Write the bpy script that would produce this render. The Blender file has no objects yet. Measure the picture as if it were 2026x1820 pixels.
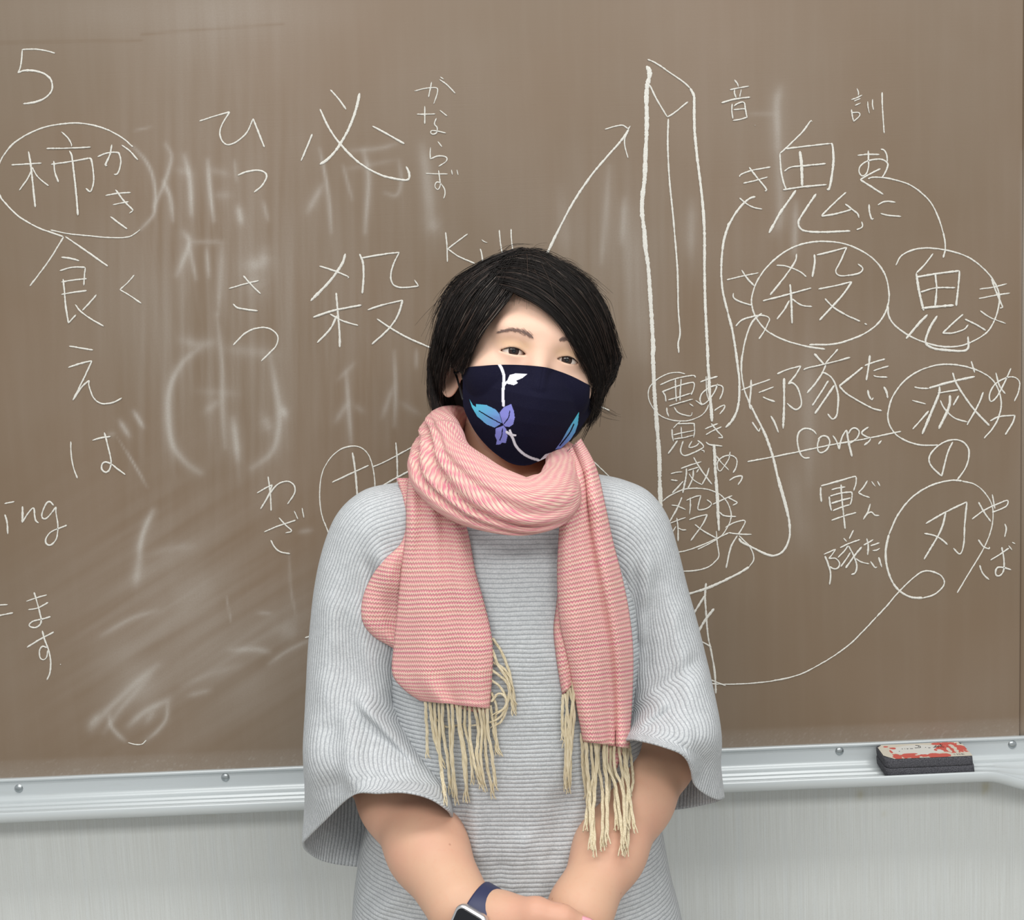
import bpy, bmesh, math, random
import numpy as np
from mathutils import Vector, Matrix, noise
from mathutils.bvhtree import BVHTree

random.seed(7)
rng = np.random.default_rng(7)
scene = bpy.context.scene
COL = scene.collection

# ------------------------------------------------------------------ camera
IW, IH, FPX = 2026.0, 1820.0, 2340.0
CAM = np.array([0.0, -1.65, 1.50])
PITCH, ROLL = math.radians(6.3), math.radians(2.4)
_f = np.array([0.0, math.cos(PITCH), -math.sin(PITCH)])
_r0 = np.array([1.0, 0.0, 0.0])
_u0 = np.array([0.0, math.sin(PITCH), math.cos(PITCH)])
_r = math.cos(ROLL) * _r0 - math.sin(ROLL) * _u0
_u = math.cos(ROLL) * _u0 + math.sin(ROLL) * _r0
cam_data = bpy.data.cameras.new('camera')
cam = bpy.data.objects.new('camera', cam_data)
COL.objects.link(cam)
M = Matrix(((_r[0], _u[0], -_f[0], CAM[0]), (_r[1], _u[1], -_f[1], CAM[1]), (_r[2], _u[2], -_f[2], CAM[2]), (0, 0, 0, 1)))
cam.matrix_world = M
cam_data.sensor_fit = 'HORIZONTAL'
cam_data.sensor_width = 36.0
cam_data.lens = 36.0 * FPX / IW
cam_data.clip_start = 0.05
scene.camera = cam

# ------------------------------------------------------------------ world and lights
world = bpy.data.worlds.new('room_ambient')
scene.world = world
world.use_nodes = True
world.node_tree.nodes['Background'].inputs['Color'].default_value = (0.96, 0.985, 1.0, 1)
world.node_tree.nodes['Background'].inputs['Strength'].default_value = 0.62

def area_light(name, loc, target, sx, sy, power, color=(1, 1, 1)):
    l = bpy.data.lights.new(name, 'AREA')
    l.shape = 'RECTANGLE'; l.size = sx; l.size_y = sy; l.energy = power; l.color = color
    o = bpy.data.objects.new(name, l); COL.objects.link(o)
    o.location = loc
    o.rotation_euler = (Vector(target) - Vector(loc)).to_track_quat('-Z', 'Y').to_euler()
    return o
area_light('ceiling_panel_light', (-0.8, -2.9, 2.75), (-0.8, -2.9, 0), 1.3, 0.8, 54, (1.0, 0.985, 0.95))
area_light('ceiling_panel_light', (0.9, -2.9, 2.75), (0.9, -2.9, 0), 1.3, 0.8, 51, (1.0, 0.985, 0.95))
area_light('ceiling_panel_light', (0.0, -0.95, 2.75), (0.0, -0.95, 0), 2.6, 0.35, 27, (1.0, 0.985, 0.95))

vs = scene.view_settings
vs.view_transform = 'Standard'
vs.look = 'None'
vs.exposure = -0.12
vs.gamma = 1.0
vs.use_curve_mapping = False

# ------------------------------------------------------------------ helpers
def ray(px, py):
    px = np.asarray(px, float); py = np.asarray(py, float)
    return _f + ((px - IW / 2) / FPX)[..., None] * _r - ((py - IH / 2) / FPX)[..., None] * _u

def W(px, py, y):
    """point of the vertical plane y=const that the photograph shows at (px, py)"""
    d = ray(px, py)
    t = (np.asarray(y, float) - CAM[1]) / d[..., 1]
    return CAM + d * t[..., None]

def project(p):
    q = np.asarray(p, float) - CAM
    z = q @ _f
    return IW / 2 + FPX * (q @ _r) / z, IH / 2 - FPX * (q @ _u) / z

def new_obj(name, mesh, mats=(), parent=None, smooth=True):
    o = bpy.data.objects.new(name, mesh)
    COL.objects.link(o)
    for m in (mats if isinstance(mats, (list, tuple)) else [mats]):
        mesh.materials.append(m)
    if smooth and len(mesh.polygons):
        mesh.polygons.foreach_set('use_smooth', np.ones(len(mesh.polygons), bool))
    if parent is not None:
        o.parent = parent
    return o

def mesh_np(name, verts, faces):
    me = bpy.data.meshes.new(name)
    verts = np.asarray(verts, np.float32)
    if isinstance(faces, np.ndarray):
        n, k = faces.shape
        me.vertices.add(len(verts)); me.vertices.foreach_set('co', verts.ravel())
        me.loops.add(n * k); me.loops.foreach_set('vertex_index', faces.astype(np.int32).ravel())
        me.polygons.add(n); me.polygons.foreach_set('loop_start', np.arange(0, n * k, k, dtype=np.int32))
        me.update(calc_edges=True); me.validate()
    else:
        me.from_pydata([tuple(map(float, v)) for v in verts], [], [tuple(map(int, f)) for f in faces])
        me.update()
    return me

def float_attr(me, name, vals):
    a = me.attributes.new(name, 'FLOAT', 'POINT'); a.data.foreach_set('value', np.asarray(vals, np.float32).ravel())
def color_attr(me, name, vals):
    a = me.attributes.new(name, 'FLOAT_COLOR', 'POINT')
    v = np.asarray(vals, np.float32)
    if v.shape[1] == 3: v = np.concatenate([v, np.ones((len(v), 1), np.float32)], 1)
    a.data.foreach_set('color', v.ravel())

def grid_faces(nr, nc, close_c=False, close_r=False):
    i = np.arange(nr if close_r else nr - 1)[:, None]; j = np.arange(nc if close_c else nc - 1)[None, :]
    a = i * nc + j; b = i * nc + (j + 1) % nc; c = ((i + 1) % nr) * nc + (j + 1) % nc; d = ((i + 1) % nr) * nc + j
    return np.stack([a, b, c, d], -1).reshape(-1, 4)

def srgb(r, g, b):
    f = lambda c: c / 12.92 if c <= 0.04045 else ((c + 0.055) / 1.055) ** 2.4
    return (f(r / 255), f(g / 255), f(b / 255), 1.0)

def catmull(pts, n_per=10, closed=False):
    P = np.asarray(pts, float)
    if len(P) < 3 and not closed:
        t = np.linspace(0, 1, n_per + 1)[:, None]
        return P[0] * (1 - t) + P[-1] * t
    Q = np.concatenate([[P[-1]], P, [P[0], P[1]]]) if closed else np.concatenate([[2 * P[0] - P[1]], P, [2 * P[-1] - P[-2]]])
    out = []
    t = np.linspace(0, 1, n_per, endpoint=False)[:, None]
    for k in range(len(Q) - 3):
        a, b, c, d = Q[k:k + 4]
        out.append(0.5 * (2 * b + (c - a) * t + (2 * a - 5 * b + 4 * c - d) * t * t + (3 * b - a - 3 * c + d) * t ** 3))
    out = np.concatenate(out)
    return out if closed else np.concatenate([out, P[-1:]])

def resample(P, n):
    P = np.asarray(P, float)
    s = np.concatenate([[0], np.cumsum(np.linalg.norm(np.diff(P, axis=0), axis=1))])
    q = np.linspace(0, s[-1], n)
    return np.stack([np.interp(q, s, P[:, k]) for k in range(P.shape[1])], -1)

def tubes(curves, radii, sides=5):
    """many tubes as one vertex/face array; curves: list of (n,3); radii: float or per-point array each"""
    V, F, off = [], [], 0
    ang = np.linspace(0, 2 * np.pi, sides, endpoint=False)
    for C, R in zip(curves, radii):
        C = np.asarray(C, float); n = len(C)
        T = np.gradient(C, axis=0); T /= np.linalg.norm(T, axis=1)[:, None] + 1e-12
        ref = np.where(np.abs(T[:, 2:3]) > 0.9, np.array([[1.0, 0, 0]]), np.array([[0, 0, 1.0]]))
        A = np.cross(T, ref); A /= np.linalg.norm(A, axis=1)[:, None] + 1e-12
        for k in range(1, n):
            if A[k] @ A[k - 1] < 0: A[k] = -A[k]
        B = np.cross(T, A)
        R = np.broadcast_to(np.asarray(R, float), (n,))
        ring = C[:, None] + R[:, None, None] * (np.cos(ang)[None, :, None] * A[:, None] + np.sin(ang)[None, :, None] * B[:, None])
        V.append(ring.reshape(-1, 3)); F.append(grid_faces(n, sides, close_c=True) + off); off += n * sides
    return np.concatenate(V), np.concatenate(F)

def tube_mesh(name, C, R, sides=8):
    V, F = tubes([C], [R], sides)
    n = len(C)
    faces = [tuple(f) for f in F] + [tuple(range(sides))[::-1], tuple(range((n - 1) * sides, n * sides))]
    return mesh_np(name, V, faces)

# ---- material helpers
def mat(name, color=(0.8, 0.8, 0.8, 1), rough=0.6, **kw):
    m = bpy.data.materials.new(name); m.use_nodes = True
    nt = m.node_tree; b = nt.nodes['Principled BSDF']
    b.inputs['Base Color'].default_value = color
    b.inputs['Roughness'].default_value = rough
    for k, v in kw.items():
        b.inputs[k.replace('_', ' ')].default_value = v
    return m
class N:
    """small node-graph builder"""
    def __init__(s, m):
        s.m = m; s.nt = m.node_tree; s.b = s.nt.nodes['Principled BSDF']
    def n(s, typ, ins=None, **props):
        nd = s.nt.nodes.new(typ)
        for k, v in props.items(): setattr(nd, k, v)
        for k, v in (ins or {}).items():
            s.set(nd.inputs[k], v)
        return nd
    def set(s, sock, v):
        if isinstance(v, bpy.types.NodeSocket): s.nt.links.new(v, sock)
        else: sock.default_value = v
    def math(s, op, a, b=0.0, c=0.0):
        nd = s.n('ShaderNodeMath', {0: a, 1: b, 2: c}, operation=op); return nd.outputs[0]
    def mix(s, f, a, b):
        nd = s.n('ShaderNodeMix', data_type='RGBA'); s.set(nd.inputs[0], f); s.set(nd.inputs[6], a); s.set(nd.inputs[7], b); return nd.outputs[2]
    def noise(s, vec, scale, detail=3, rough=0.5):
        return s.n('ShaderNodeTexNoise', {'Vector': vec, 'Scale': scale, 'Detail': detail, 'Roughness': rough}).outputs[0]
    def ramp(s, f, lo, hi):
        return s.n('ShaderNodeMapRange', {0: f, 1: lo, 2: hi, 3: 0.0, 4: 1.0}).outputs[0]
    def obj(s): return s.n('ShaderNodeTexCoord').outputs['Object']
    def attr(s, name, kind='Fac'): return s.n('ShaderNodeAttribute', attribute_name=name).outputs[kind]
    def scale(s, vec, v):
        return s.n('ShaderNodeVectorMath', {0: vec, 1: v}, operation='MULTIPLY').outputs[0]
    def bump(s, h, strength, dist):
        s.set(s.b.inputs['Normal'], s.n('ShaderNodeBump', {'Height': h, 'Strength': strength, 'Distance': dist}).outputs[0])
    def color(s, c): s.set(s.b.inputs['Base Color'], c)
    def rough(s, c): s.set(s.b.inputs['Roughness'], c)

# ---- signed distance helpers
def sd_ell(p, c, r):
    q = p - np.asarray(c, np.float32); r = np.asarray(r, np.float32)
    k0 = np.sqrt(((q / r) ** 2).sum(-1)); k1 = np.sqrt(((q / (r * r)) ** 2).sum(-1)) + 1e-9
    return k0 * (k0 - 1) / k1
def sd_sph(p, c, r):
    return np.sqrt(((p - np.asarray(c, np.float32)) ** 2).sum(-1)) - r
def sd_cone(p, a, b, ra, rb):
    a = np.asarray(a, np.float32); b = np.asarray(b, np.float32)
    ab = b - a; t = np.clip(((p - a) @ ab) / float(ab @ ab), 0, 1)
    q = p - a - t[..., None] * ab
    return np.sqrt((q * q).sum(-1)) - (ra + (rb - ra) * t)
def smin(a, b, k):
    h = np.maximum(k - np.abs(a - b), 0) / k
    return np.minimum(a, b) - h * h * k * 0.25
def smax(a, b, k): return -smin(-a, -b, k)

def surface_nets(D, origin, h):
    """naive surface nets of a scalar grid; returns vertices and quads"""
    S = D < 0
    nx, ny, nz = D.shape
    c = np.zeros((nx - 1, ny - 1, nz - 1), np.int8)
    for dx in (0, 1):
        for dy in (0, 1):
            for dz in (0, 1):
                c += S[dx:nx - 1 + dx, dy:ny - 1 + dy, dz:nz - 1 + dz]
    I = np.argwhere((c > 0) & (c < 8))
    idx = -np.ones(c.shape, np.int64); idx[tuple(I.T)] = np.arange(len(I))
    acc = np.zeros((len(I), 3)); cnt = np.zeros(len(I))
    corners = [(a, b, d) for a in (0, 1) for b in (0, 1) for d in (0, 1)]
    for p in corners:
        for ax in range(3):
            if p[ax]: continue
            q = list(p); q[ax] = 1
            va = D[I[:, 0] + p[0], I[:, 1] + p[1], I[:, 2] + p[2]]; vb = D[I[:, 0] + q[0], I[:, 1] + q[1], I[:, 2] + q[2]]
            m = (va < 0) != (vb < 0)
            t = np.where(m, va / np.where(m, va - vb, 1), 0)
            pos = np.repeat(np.array([p], float), len(I), 0); pos[:, ax] += t
            acc[m] += pos[m]; cnt[m] += 1
    V = (I + acc / cnt[:, None]) * h + np.asarray(origin)
    F = []
    for ax in range(3):
        o1, o2 = [(1, 2), (2, 0), (0, 1)][ax]
        sl0 = [slice(None)] * 3; sl1 = [slice(None)] * 3
        sl0[ax] = slice(0, -1); sl1[ax] = slice(1, None)
        a = S[tuple(sl0)]; b = S[tuple(sl1)]
        E = np.argwhere(a != b)
        E = E[(E[:, o1] > 0) & (E[:, o2] > 0) & (E[:, o1] < D.shape[o1] - 1) & (E[:, o2] < D.shape[o2] - 1)]
        def g(d1, d2):
            e = E.copy(); e[:, o1] -= d1; e[:, o2] -= d2
            return idx[tuple(e.T)]
        q = np.stack([g(1, 1), g(0, 1), g(0, 0), g(1, 0)], -1)
        flip = ~a[tuple(E.T)]
        q[flip] = q[flip][:, ::-1]
        F.append(q)
    return V, np.concatenate(F)

def sdf_mesh(fn, lo, hi, h):
    lo = np.asarray(lo, float); n = np.ceil((np.asarray(hi, float) - lo) / h).astype(int) + 1
    ax = [np.float32(lo[k]) + np.float32(h) * np.arange(n[k], dtype=np.float32) for k in range(3)]
    D = np.empty(n, np.float32)
    for i0 in range(0, n[0], 24):
        X, Y, Z = np.meshgrid(ax[0][i0:i0 + 24], ax[1], ax[2], indexing='ij')
        D[i0:i0 + 24] = fn(np.stack([X, Y, Z], -1))
    return surface_nets(D, lo, h)

def empty(name, loc=(0, 0, 0), parent=None):
    o = bpy.data.objects.new(name, None); COL.objects.link(o); o.location = loc; o.empty_display_size = 0.1
    if parent: o.parent = parent
    return o
def tag(o, label, cat=None, group=None):
    o['label'] = label
    if cat: o['category'] = cat
    if group: o['group'] = group
# ================================================================== materials of the room
m_board = mat('chalkboard_enamel', srgb(136, 116, 97), 0.42)
g = N(m_board)
co = g.obj()
n1 = g.noise(g.scale(co, (1, 1, 1)), 2.2, 4)
n2 = g.noise(g.scale(co, (9, 9, 0.6)), 6.0, 3)
n3 = g.noise(g.scale(co, (0.5, 1, 60)), 9.0, 2)
dust = g.attr('dust')
base = g.mix(g.ramp(n1, 0.3, 0.7), srgb(119, 98, 77), srgb(117, 100, 81))
base = g.mix(g.math('MULTIPLY', g.ramp(n2, 0.45, 0.85), 0.04), base, srgb(175, 168, 160))
grain = g.noise(co, 420.0, 2)
fac = g.math('MULTIPLY', dust, g.math('ADD', 0.72, g.math('MULTIPLY', grain, 0.56)))
base = g.mix(fac, base, srgb(222, 222, 218))
g.color(base)
g.rough(g.math('ADD', 0.40, g.math('MULTIPLY', dust, 0.5)))
g.bump(g.math('ADD', g.math('MULTIPLY', grain, 0.6), n3), 0.06, 0.0006)

m_chalk = mat('chalk', srgb(232, 229, 220), 0.95)
g = N(m_chalk)
co = g.obj()
cn = g.noise(co, 900.0, 2)
g.color(g.mix(g.math('MULTIPLY', g.ramp(cn, 0.62, 0.40), 0.42), srgb(226, 225, 218), srgb(168, 160, 150)))
g.bump(cn, 0.3, 0.0004)

m_alu = mat('painted_aluminium', srgb(222, 228, 228), 0.32, Metallic=0.15)
g = N(m_alu); co = g.obj()
g.color(g.mix(g.math('MULTIPLY', g.ramp(g.noise(g.scale(co, (3, 30, 30)), 5.0, 4), 0.55, 0.85), 0.25), srgb(192, 198, 200), srgb(170, 173, 168)))
m_steel = mat('screw_steel', srgb(176, 182, 184), 0.3, Metallic=0.85)
m_wall = mat('grasscloth_wall', srgb(196, 199, 195), 0.75)
g = N(m_wall); co = g.obj()
v1 = g.noise(g.scale(co, (620, 1, 7)), 1.0, 4, 0.65)
v2 = g.noise(g.scale(co, (60, 1, 1.2)), 1.0, 3)
v3 = g.noise(co, 700.0, 2)
c = g.mix(g.ramp(v1, 0.25, 0.75), srgb(192, 194, 191), srgb(210, 214, 213))
c = g.mix(g.math('MULTIPLY', g.ramp(v2, 0.50, 0.75), 0.35), c, srgb(200, 206, 210))
c = g.mix(g.math('MULTIPLY', g.ramp(v3, 0.58, 0.70), 0.3), c, srgb(178, 178, 170))
c = g.mix(g.math('MULTIPLY', g.attr('stain'), 0.6), c, srgb(176, 168, 132))
g.color(c)
g.bump(v1, 0.25, 0.001)
m_floor = mat('vinyl_floor', srgb(176, 172, 164), 0.45)
g = N(m_floor); co = g.obj()
g.color(g.mix(g.ramp(g.noise(co, 60.0, 5), 0.35, 0.65), srgb(168, 164, 156), srgb(188, 185, 178)))
m_wallpaint = mat('wall_paint', srgb(214, 216, 212), 0.8)

# ================================================================== structure
def box(name, lo, hi, m, parent=None, bevel=0.0):
    bm = bmesh.new()
    bmesh.ops.create_cube(bm, size=1.0)
    for v in bm.verts:
        v.co = Vector([(lo[k] + hi[k]) / 2 + v.co[k] * (hi[k] - lo[k]) for k in range(3)])
    if bevel > 0:
        bmesh.ops.bevel(bm, geom=list(bm.edges), offset=bevel, segments=3, profile=0.5, affect='EDGES')
    me = bpy.data.meshes.new(name); bm.to_mesh(me); bm.free()
    return new_obj(name, me, m, parent, smooth=False)
floor = box('floor', (-3.0, -3.6, -0.06), (3.0, 0.12, 0.0), m_floor); floor['kind'] = 'structure'

# back wall: a fine sheet so that the few yellowish stains below the tray have their own place
YW = 0.014
nx, nz = 240, 90
xs = np.linspace(-3.0, 3.0, nx); zs = np.linspace(0.0, 2.8, nz)
xs = np.sort(np.concatenate([xs, np.linspace(-0.8, 0.8, 330)])); zs = np.sort(np.concatenate([zs, np.linspace(0.62, 0.95, 110)]))
X, Z = np.meshgrid(xs, zs)
V = np.stack([X, np.full_like(X, YW), Z], -1).reshape(-1, 3)
nv = len(V)
Fw = grid_faces(len(zs), len(xs))
Vb = np.array([[-3, 0.12, 0], [3, 0.12, 0], [3, 0.12, 2.8], [-3, 0.12, 2.8]], float)
px, py = project(V)
stain = np.zeros(nv)
for (a, b, s, k) in [(1702, 1572, 7, .8), (1950, 1556, 8, 1), (1946, 1566, 5, .7), (420, 1603, 9, .35), (1750, 1610, 4, .4), (90, 1600, 10, .25), (1420, 1585, 6, .3)]:
    stain = np.maximum(stain, k * np.exp(-((px - a) ** 2 + ((py - b) * 0.7) ** 2) / s ** 2))
faces = [tuple(f) for f in Fw]
nc, nr = len(xs), len(zs)
c0, c1, c2, c3 = 0, nc - 1, nr * nc - 1, (nr - 1) * nc
b0 = nv
bot = list(range(0, nc)); right = [i * nc + nc - 1 for i in range(nr)]; top = [(nr - 1) * nc + j for j in range(nc)]; left = [i * nc for i in range(nr)]
faces += [tuple([b0, b0 + 1] + bot[::-1]), tuple([b0 + 1, b0 + 2] + right[::-1]), tuple([b0 + 2, b0 + 3] + top), tuple([b0 + 3, b0] + left), (b0, b0 + 3, b0 + 2, b0 + 1)]
me = mesh_np('wall_back', np.concatenate([V, Vb]), faces)
float_attr(me, 'stain', np.concatenate([stain, np.zeros(4)]))
wall = new_obj('wall_back', me, m_wall, smooth=False); wall['kind'] = 'structure'

# ================================================================== chalkboard
REG = {'A': (0, 60, 4.1375), 'B': (0, 440, 3.371), 'C': (0, 960, 4.1375), 'D': (380, 130, 3.034), 'E': (480, 860, 3.371),
       'F': (1040, 90, 2.889), 'G': (1400, 140, 4.824), 'H': (1400, 440, 3.2364), 'I': (1260, 690, 5.353), 'J': (1260, 930, 3.872),
       'K': (1440, 680, 5.959), 'L': (1720, 700, 3.5), 'M': (1580, 900, 6.5), 'P': (0, 0, 1.0), 'S': (240, 160, 2.167), 'T': (100, 880, 2.843), 'Q': (820, 470, 3.79)}
def pts(reg, s):
    ox, oy, k = REG[reg]
    a = np.array([[float(v) for v in t.split(',')] for t in s.split()])
    return a / k + [ox, oy]

board = empty('chalkboard', (0, 0, 0.93))
tag(board, 'brown chalkboard covered in white Japanese handwriting above an aluminium tray', 'chalkboard')
ZB = float(W(1013, 1501, 0.0)[2])          # lower edge of the writing surface
XR = float(W(2021, 900, 0.0)[0])           # joint between the two panels
def rel(o):                                 # keep world placement under the board's Empty
    o.matrix_parent_inverse = Matrix.Translation(-board.location); return o

SM = """S .32 5|190,270 215,330 180,450 140,540
S .38 5|180,430 210,500 222,600
S .38 7|270,320 295,430 300,570
S .42 5|370,340 380,470 397,600
S .2 4|485,340 495,430
S .38 8|500,540 508,575 515,610
S .22 5|610,520 630,600
S .13 10|240,380 300,400
S .13 10|380,380 460,400
S .13 12|400,490 470,490
S .34 8|270,650 290,700 240,830
S .28 5|290,700 320,850
S .28 5|365,720 375,840
S .16 6|300,690 430,690
S .25 7|430,700 425,850 415,1000
S .30 20|540,790 600,780 612,735
S .13 26|560,830 600,900
S .28 6|410,1000 430,1200 435,1400 445,1570
S .2 14|260,1110 330,1130 400,1120
S .14 16|450,1150 560,1160 660,1170
S .36 9|330,1150 260,1210 210,1310 200,1430 220,1560 280,1640 340,1680
S .3 9|640,1180 660,1300 680,1420 670,1520 640,1600 560,1660
S .18 12|360,1420 420,1370
S .34 10|480,1450 500,1620
S .1 12|330,1330 500,1340
S .2 15|610,1440 640,1500
S .34 9|690,1400 705,1440
S .3 4|850,290 870,380 890,500 900,650
S .2 4|950,360 990,510
S .32 6|1040,300 1060,420 1045,650
S .18 6|980,300 1100,290 1180,270
S .2 5|1190,340 1200,430 1180,490 1130,480
S .25 9|860,450 800,560
S .1 6|960,380 1170,340
S .2 14|1290,280 1310,400 1330,620
S .12 20|1320,600 1360,640
S .28 5|965,1250 975,1400 985,1550
S .15 6|1000,1210 930,1280
S .2 8|970,1380 920,1460
S .12 8|1000,1390 1040,1420
S .25 5|1170,1160 1175,1320 1170,1480
S .2 7|1165,1310 1120,1440
S .12 8|1200,1380 1280,1430
S .2 5|1265,1150 1265,1230
T .42 8|575,370 530,470 505,560 500,640
T .28 12|500,640 480,780
T .12 12|550,620 690,580 800,570
T .2 7|290,1070 450,980 600,930
T .28 10|230,1600 330,1480 480,1340 600,1240
T .2 8|300,1620 400,1480 560,1300
T .28 8|220,1580 270,1520
T .36 5|330,1520 340,1580 380,1630 420,1665
T .33 9|440,1580 530,1500 660,1435
T .33 5|660,1450 650,1540 600,1610 540,1660
T .2 8|540,1560 580,1500
T .2 7|780,1410 900,1380
T .12 10|750,1350 900,1290 1060,1240
T .28 8|1010,1155 1150,1150 1230,1165
T .28 6|1230,1230 1330,1160 1470,1090
T .14 25|1290,1040 1390,1060
T .2 5|1170,945 1240,948
T .2 3|430,40 545,240
T .2 2|990,850 1015,1000
T .15 3|1340,600 1350,800 1380,960
T .2 6|1400,490 1470,480
P .24 12|1543,175 1537,210 1540,290
P .15 14|1540,290 1545,420 1530,460
P .22 8|1575,400 1572,500
P .1 6|1480,225 1535,225
P .16 8|1205,330 1195,460 1190,520
P .2 8|1235,395 1230,480
P .12 30|1250,420 1270,700
P .14 15|1370,400 1365,500
P .08 18|1110,380 1120,500
P .10 26|1600,700 1600,950
P .08 26|1570,930 1590,1080
B .42 5|893,1260 955,1365
B .38 6|800,1325 860,1425
B .15 6|720,1415 770,1410
B .18 2|780,1430 950,1700
A .38 4|1090,955 1180,1050 1240,1160 1268,1290 1270,1420 1250,1520 1150,1630
A .15 3|1100,820 1240,790
P .06 70|30,20 300,25 700,20
P .05 80|350,20 560,15
P -.05 3|0,85 120,82 280,80
P -.06 3|280,68 380,60 560,48
P .25 3|2023,300 2024,700 2025,1200
P .10 70|330,1180 430,1150
P .12 60|250,1300 300,1400
P .08 90|420,1300 520,1380"""
def panel(name, x0, x1, z0, z1, dx):
    xs = np.arange(x0, x1 + dx * 0.5, dx); xs[-1] = x1
    zs = np.arange(z0, z1 + dx * 0.5, dx); zs[-1] = z1
    X, Z = np.meshgrid(xs, zs)
    V = np.stack([X, np.zeros_like(X), Z], -1).reshape(-1, 3)
    px, py = project(V)
    D = np.zeros(len(V))
    P2 = np.stack([px, py], -1)
    for ln in SM.split('\n'):
        head, body = ln.split('|'); reg, k, sg = head.split(); k = float(k); sg = float(sg)
        C = catmull(pts(reg, body), 8)
        if len(C) > 24: C = resample(C, 24)
        lo, hi = C.min(0) - 2.6 * sg - 2, C.max(0) + 2.6 * sg + 2
        sel = np.where((px > lo[0]) & (px < hi[0]) & (py > lo[1]) & (py < hi[1]))[0]
        if not len(sel): continue
        Q = P2[sel]; d = np.full(len(sel), 1e9); tt_ = np.zeros(len(sel)); nseg = len(C) - 1
        for si, (a, b) in enumerate(zip(C[:-1], C[1:])):
            ab = b - a; t = np.clip(((Q - a) @ ab) / (ab @ ab + 1e-9), 0, 1)
            dd = np.hypot(*(Q - a - t[:, None] * ab).T); m_ = dd < d
            d = np.where(m_, dd, d); tt_ = np.where(m_, (si + t) / nseg, tt_)
        taper = np.clip(0.45 + 2.2 * np.minimum(tt_, 1 - tt_), 0, 1)
        v = (0.70 * k * taper if k > 0 else k) * (0.62 * np.exp(-(d / (0.6 * sg)) ** 2) + 0.38 * np.exp(-(d / (1.35 * sg)) ** 2))
        D[sel] = np.where(v > 0, 1 - (1 - np.clip(D[sel], -1, 1)) * (1 - v), D[sel] + v)
    # the eraser pulled the dust downwards: vertical smear, broken up into streaks
    G_ = np.clip(D, 0, 1).reshape(X.shape); cs = np.cumsum(np.concatenate([np.zeros((1, G_.shape[1])), G_]), 0)
    nk = max(2, int(0.055 / dx)); hi_ = np.minimum(np.arange(G_.shape[0]) + nk, G_.shape[0]); sm_ = (cs[hi_] - cs[np.arange(G_.shape[0])]) / nk
    stx = np.array([0.5 + 0.9 * noise.noise(Vector((x * 160, 0.3, 7.7))) for x in X[0]])[None]
    D = np.where(D >= 0, D, D) + (0.42 * sm_ * np.clip(stx, 0, 1.2) * np.clip((1120 - py.reshape(X.shape)) / 120, 0, 1)).ravel()
    # eraser streaks: vertical wiping in the left middle, diagonal lower left, faint elsewhere
    st = np.array([noise.fractal(Vector((x / 16, y / 420, 1.7)), 1.0, 2.0, 3) for x, y in P2])
    st2 = np.array([noise.fractal(Vector(((x + y) / 160, (x * 0.6 + y) / 40, 5.1)), 1.0, 2.0, 3) for x, y in P2])
    cl = np.array([noise.fractal(Vector((x / 260, y / 260, 9.3)), 1.0, 2.0, 3) for x, y in P2])
    w1 = np.exp(-(((px - 420) / 210) ** 2 + ((py - 560) / 380) ** 2)) + 0.5 * np.exp(-(((px - 720) / 160) ** 2 + ((py - 700) / 260) ** 2)) + 0.5 * np.exp(-(((px - 1230) / 150) ** 2 + ((py - 560) / 260) ** 2)) + 0.25 * np.exp(-(((px - 1560) / 130) ** 2 + ((py - 700) / 500) ** 2))
    w2 = np.exp(-(((px - 330) / 210) ** 2 + ((py - 1230) / 230) ** 2)) + 0.5 * np.exp(-(((px - 540) / 120) ** 2 + ((py - 1250) / 160) ** 2))
    D = D + w1 * np.clip(0.045 + 0.08 * st, 0, 0.3) + w2 * np.clip(0.07 + 0.09 * st2, 0, 0.3) + np.clip(0.012 + 0.025 * cl, 0, 0.1)
    edge = np.clip(1 - (Z.ravel() - z0) / 0.030, 0, 1)
    sp = np.array([noise.noise(Vector((x / 5, y / 3, 2.2))) for x, y in P2])
    D = D + edge ** 0.5 * (0.10 + 0.28 * np.clip(sp - 0.25, 0, 1))
    me = mesh_np(name, V, grid_faces(len(zs), len(xs)))
    float_attr(me, 'dust', np.clip(D, -0.15, 0.8))
    # give the sheet a thickness
    o = new_obj(name, me, m_board, board, smooth=False)
    md = o.modifiers.new('thickness', 'SOLIDIFY'); md.thickness = 0.012; md.offset = -1.0
    return rel(o)
panel('panel', -1.02, XR - 0.0006, ZB, 2.12, 0.0027)
panel('panel', XR + 0.0006, XR + 0.9, ZB, 2.12, 0.012)

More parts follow.
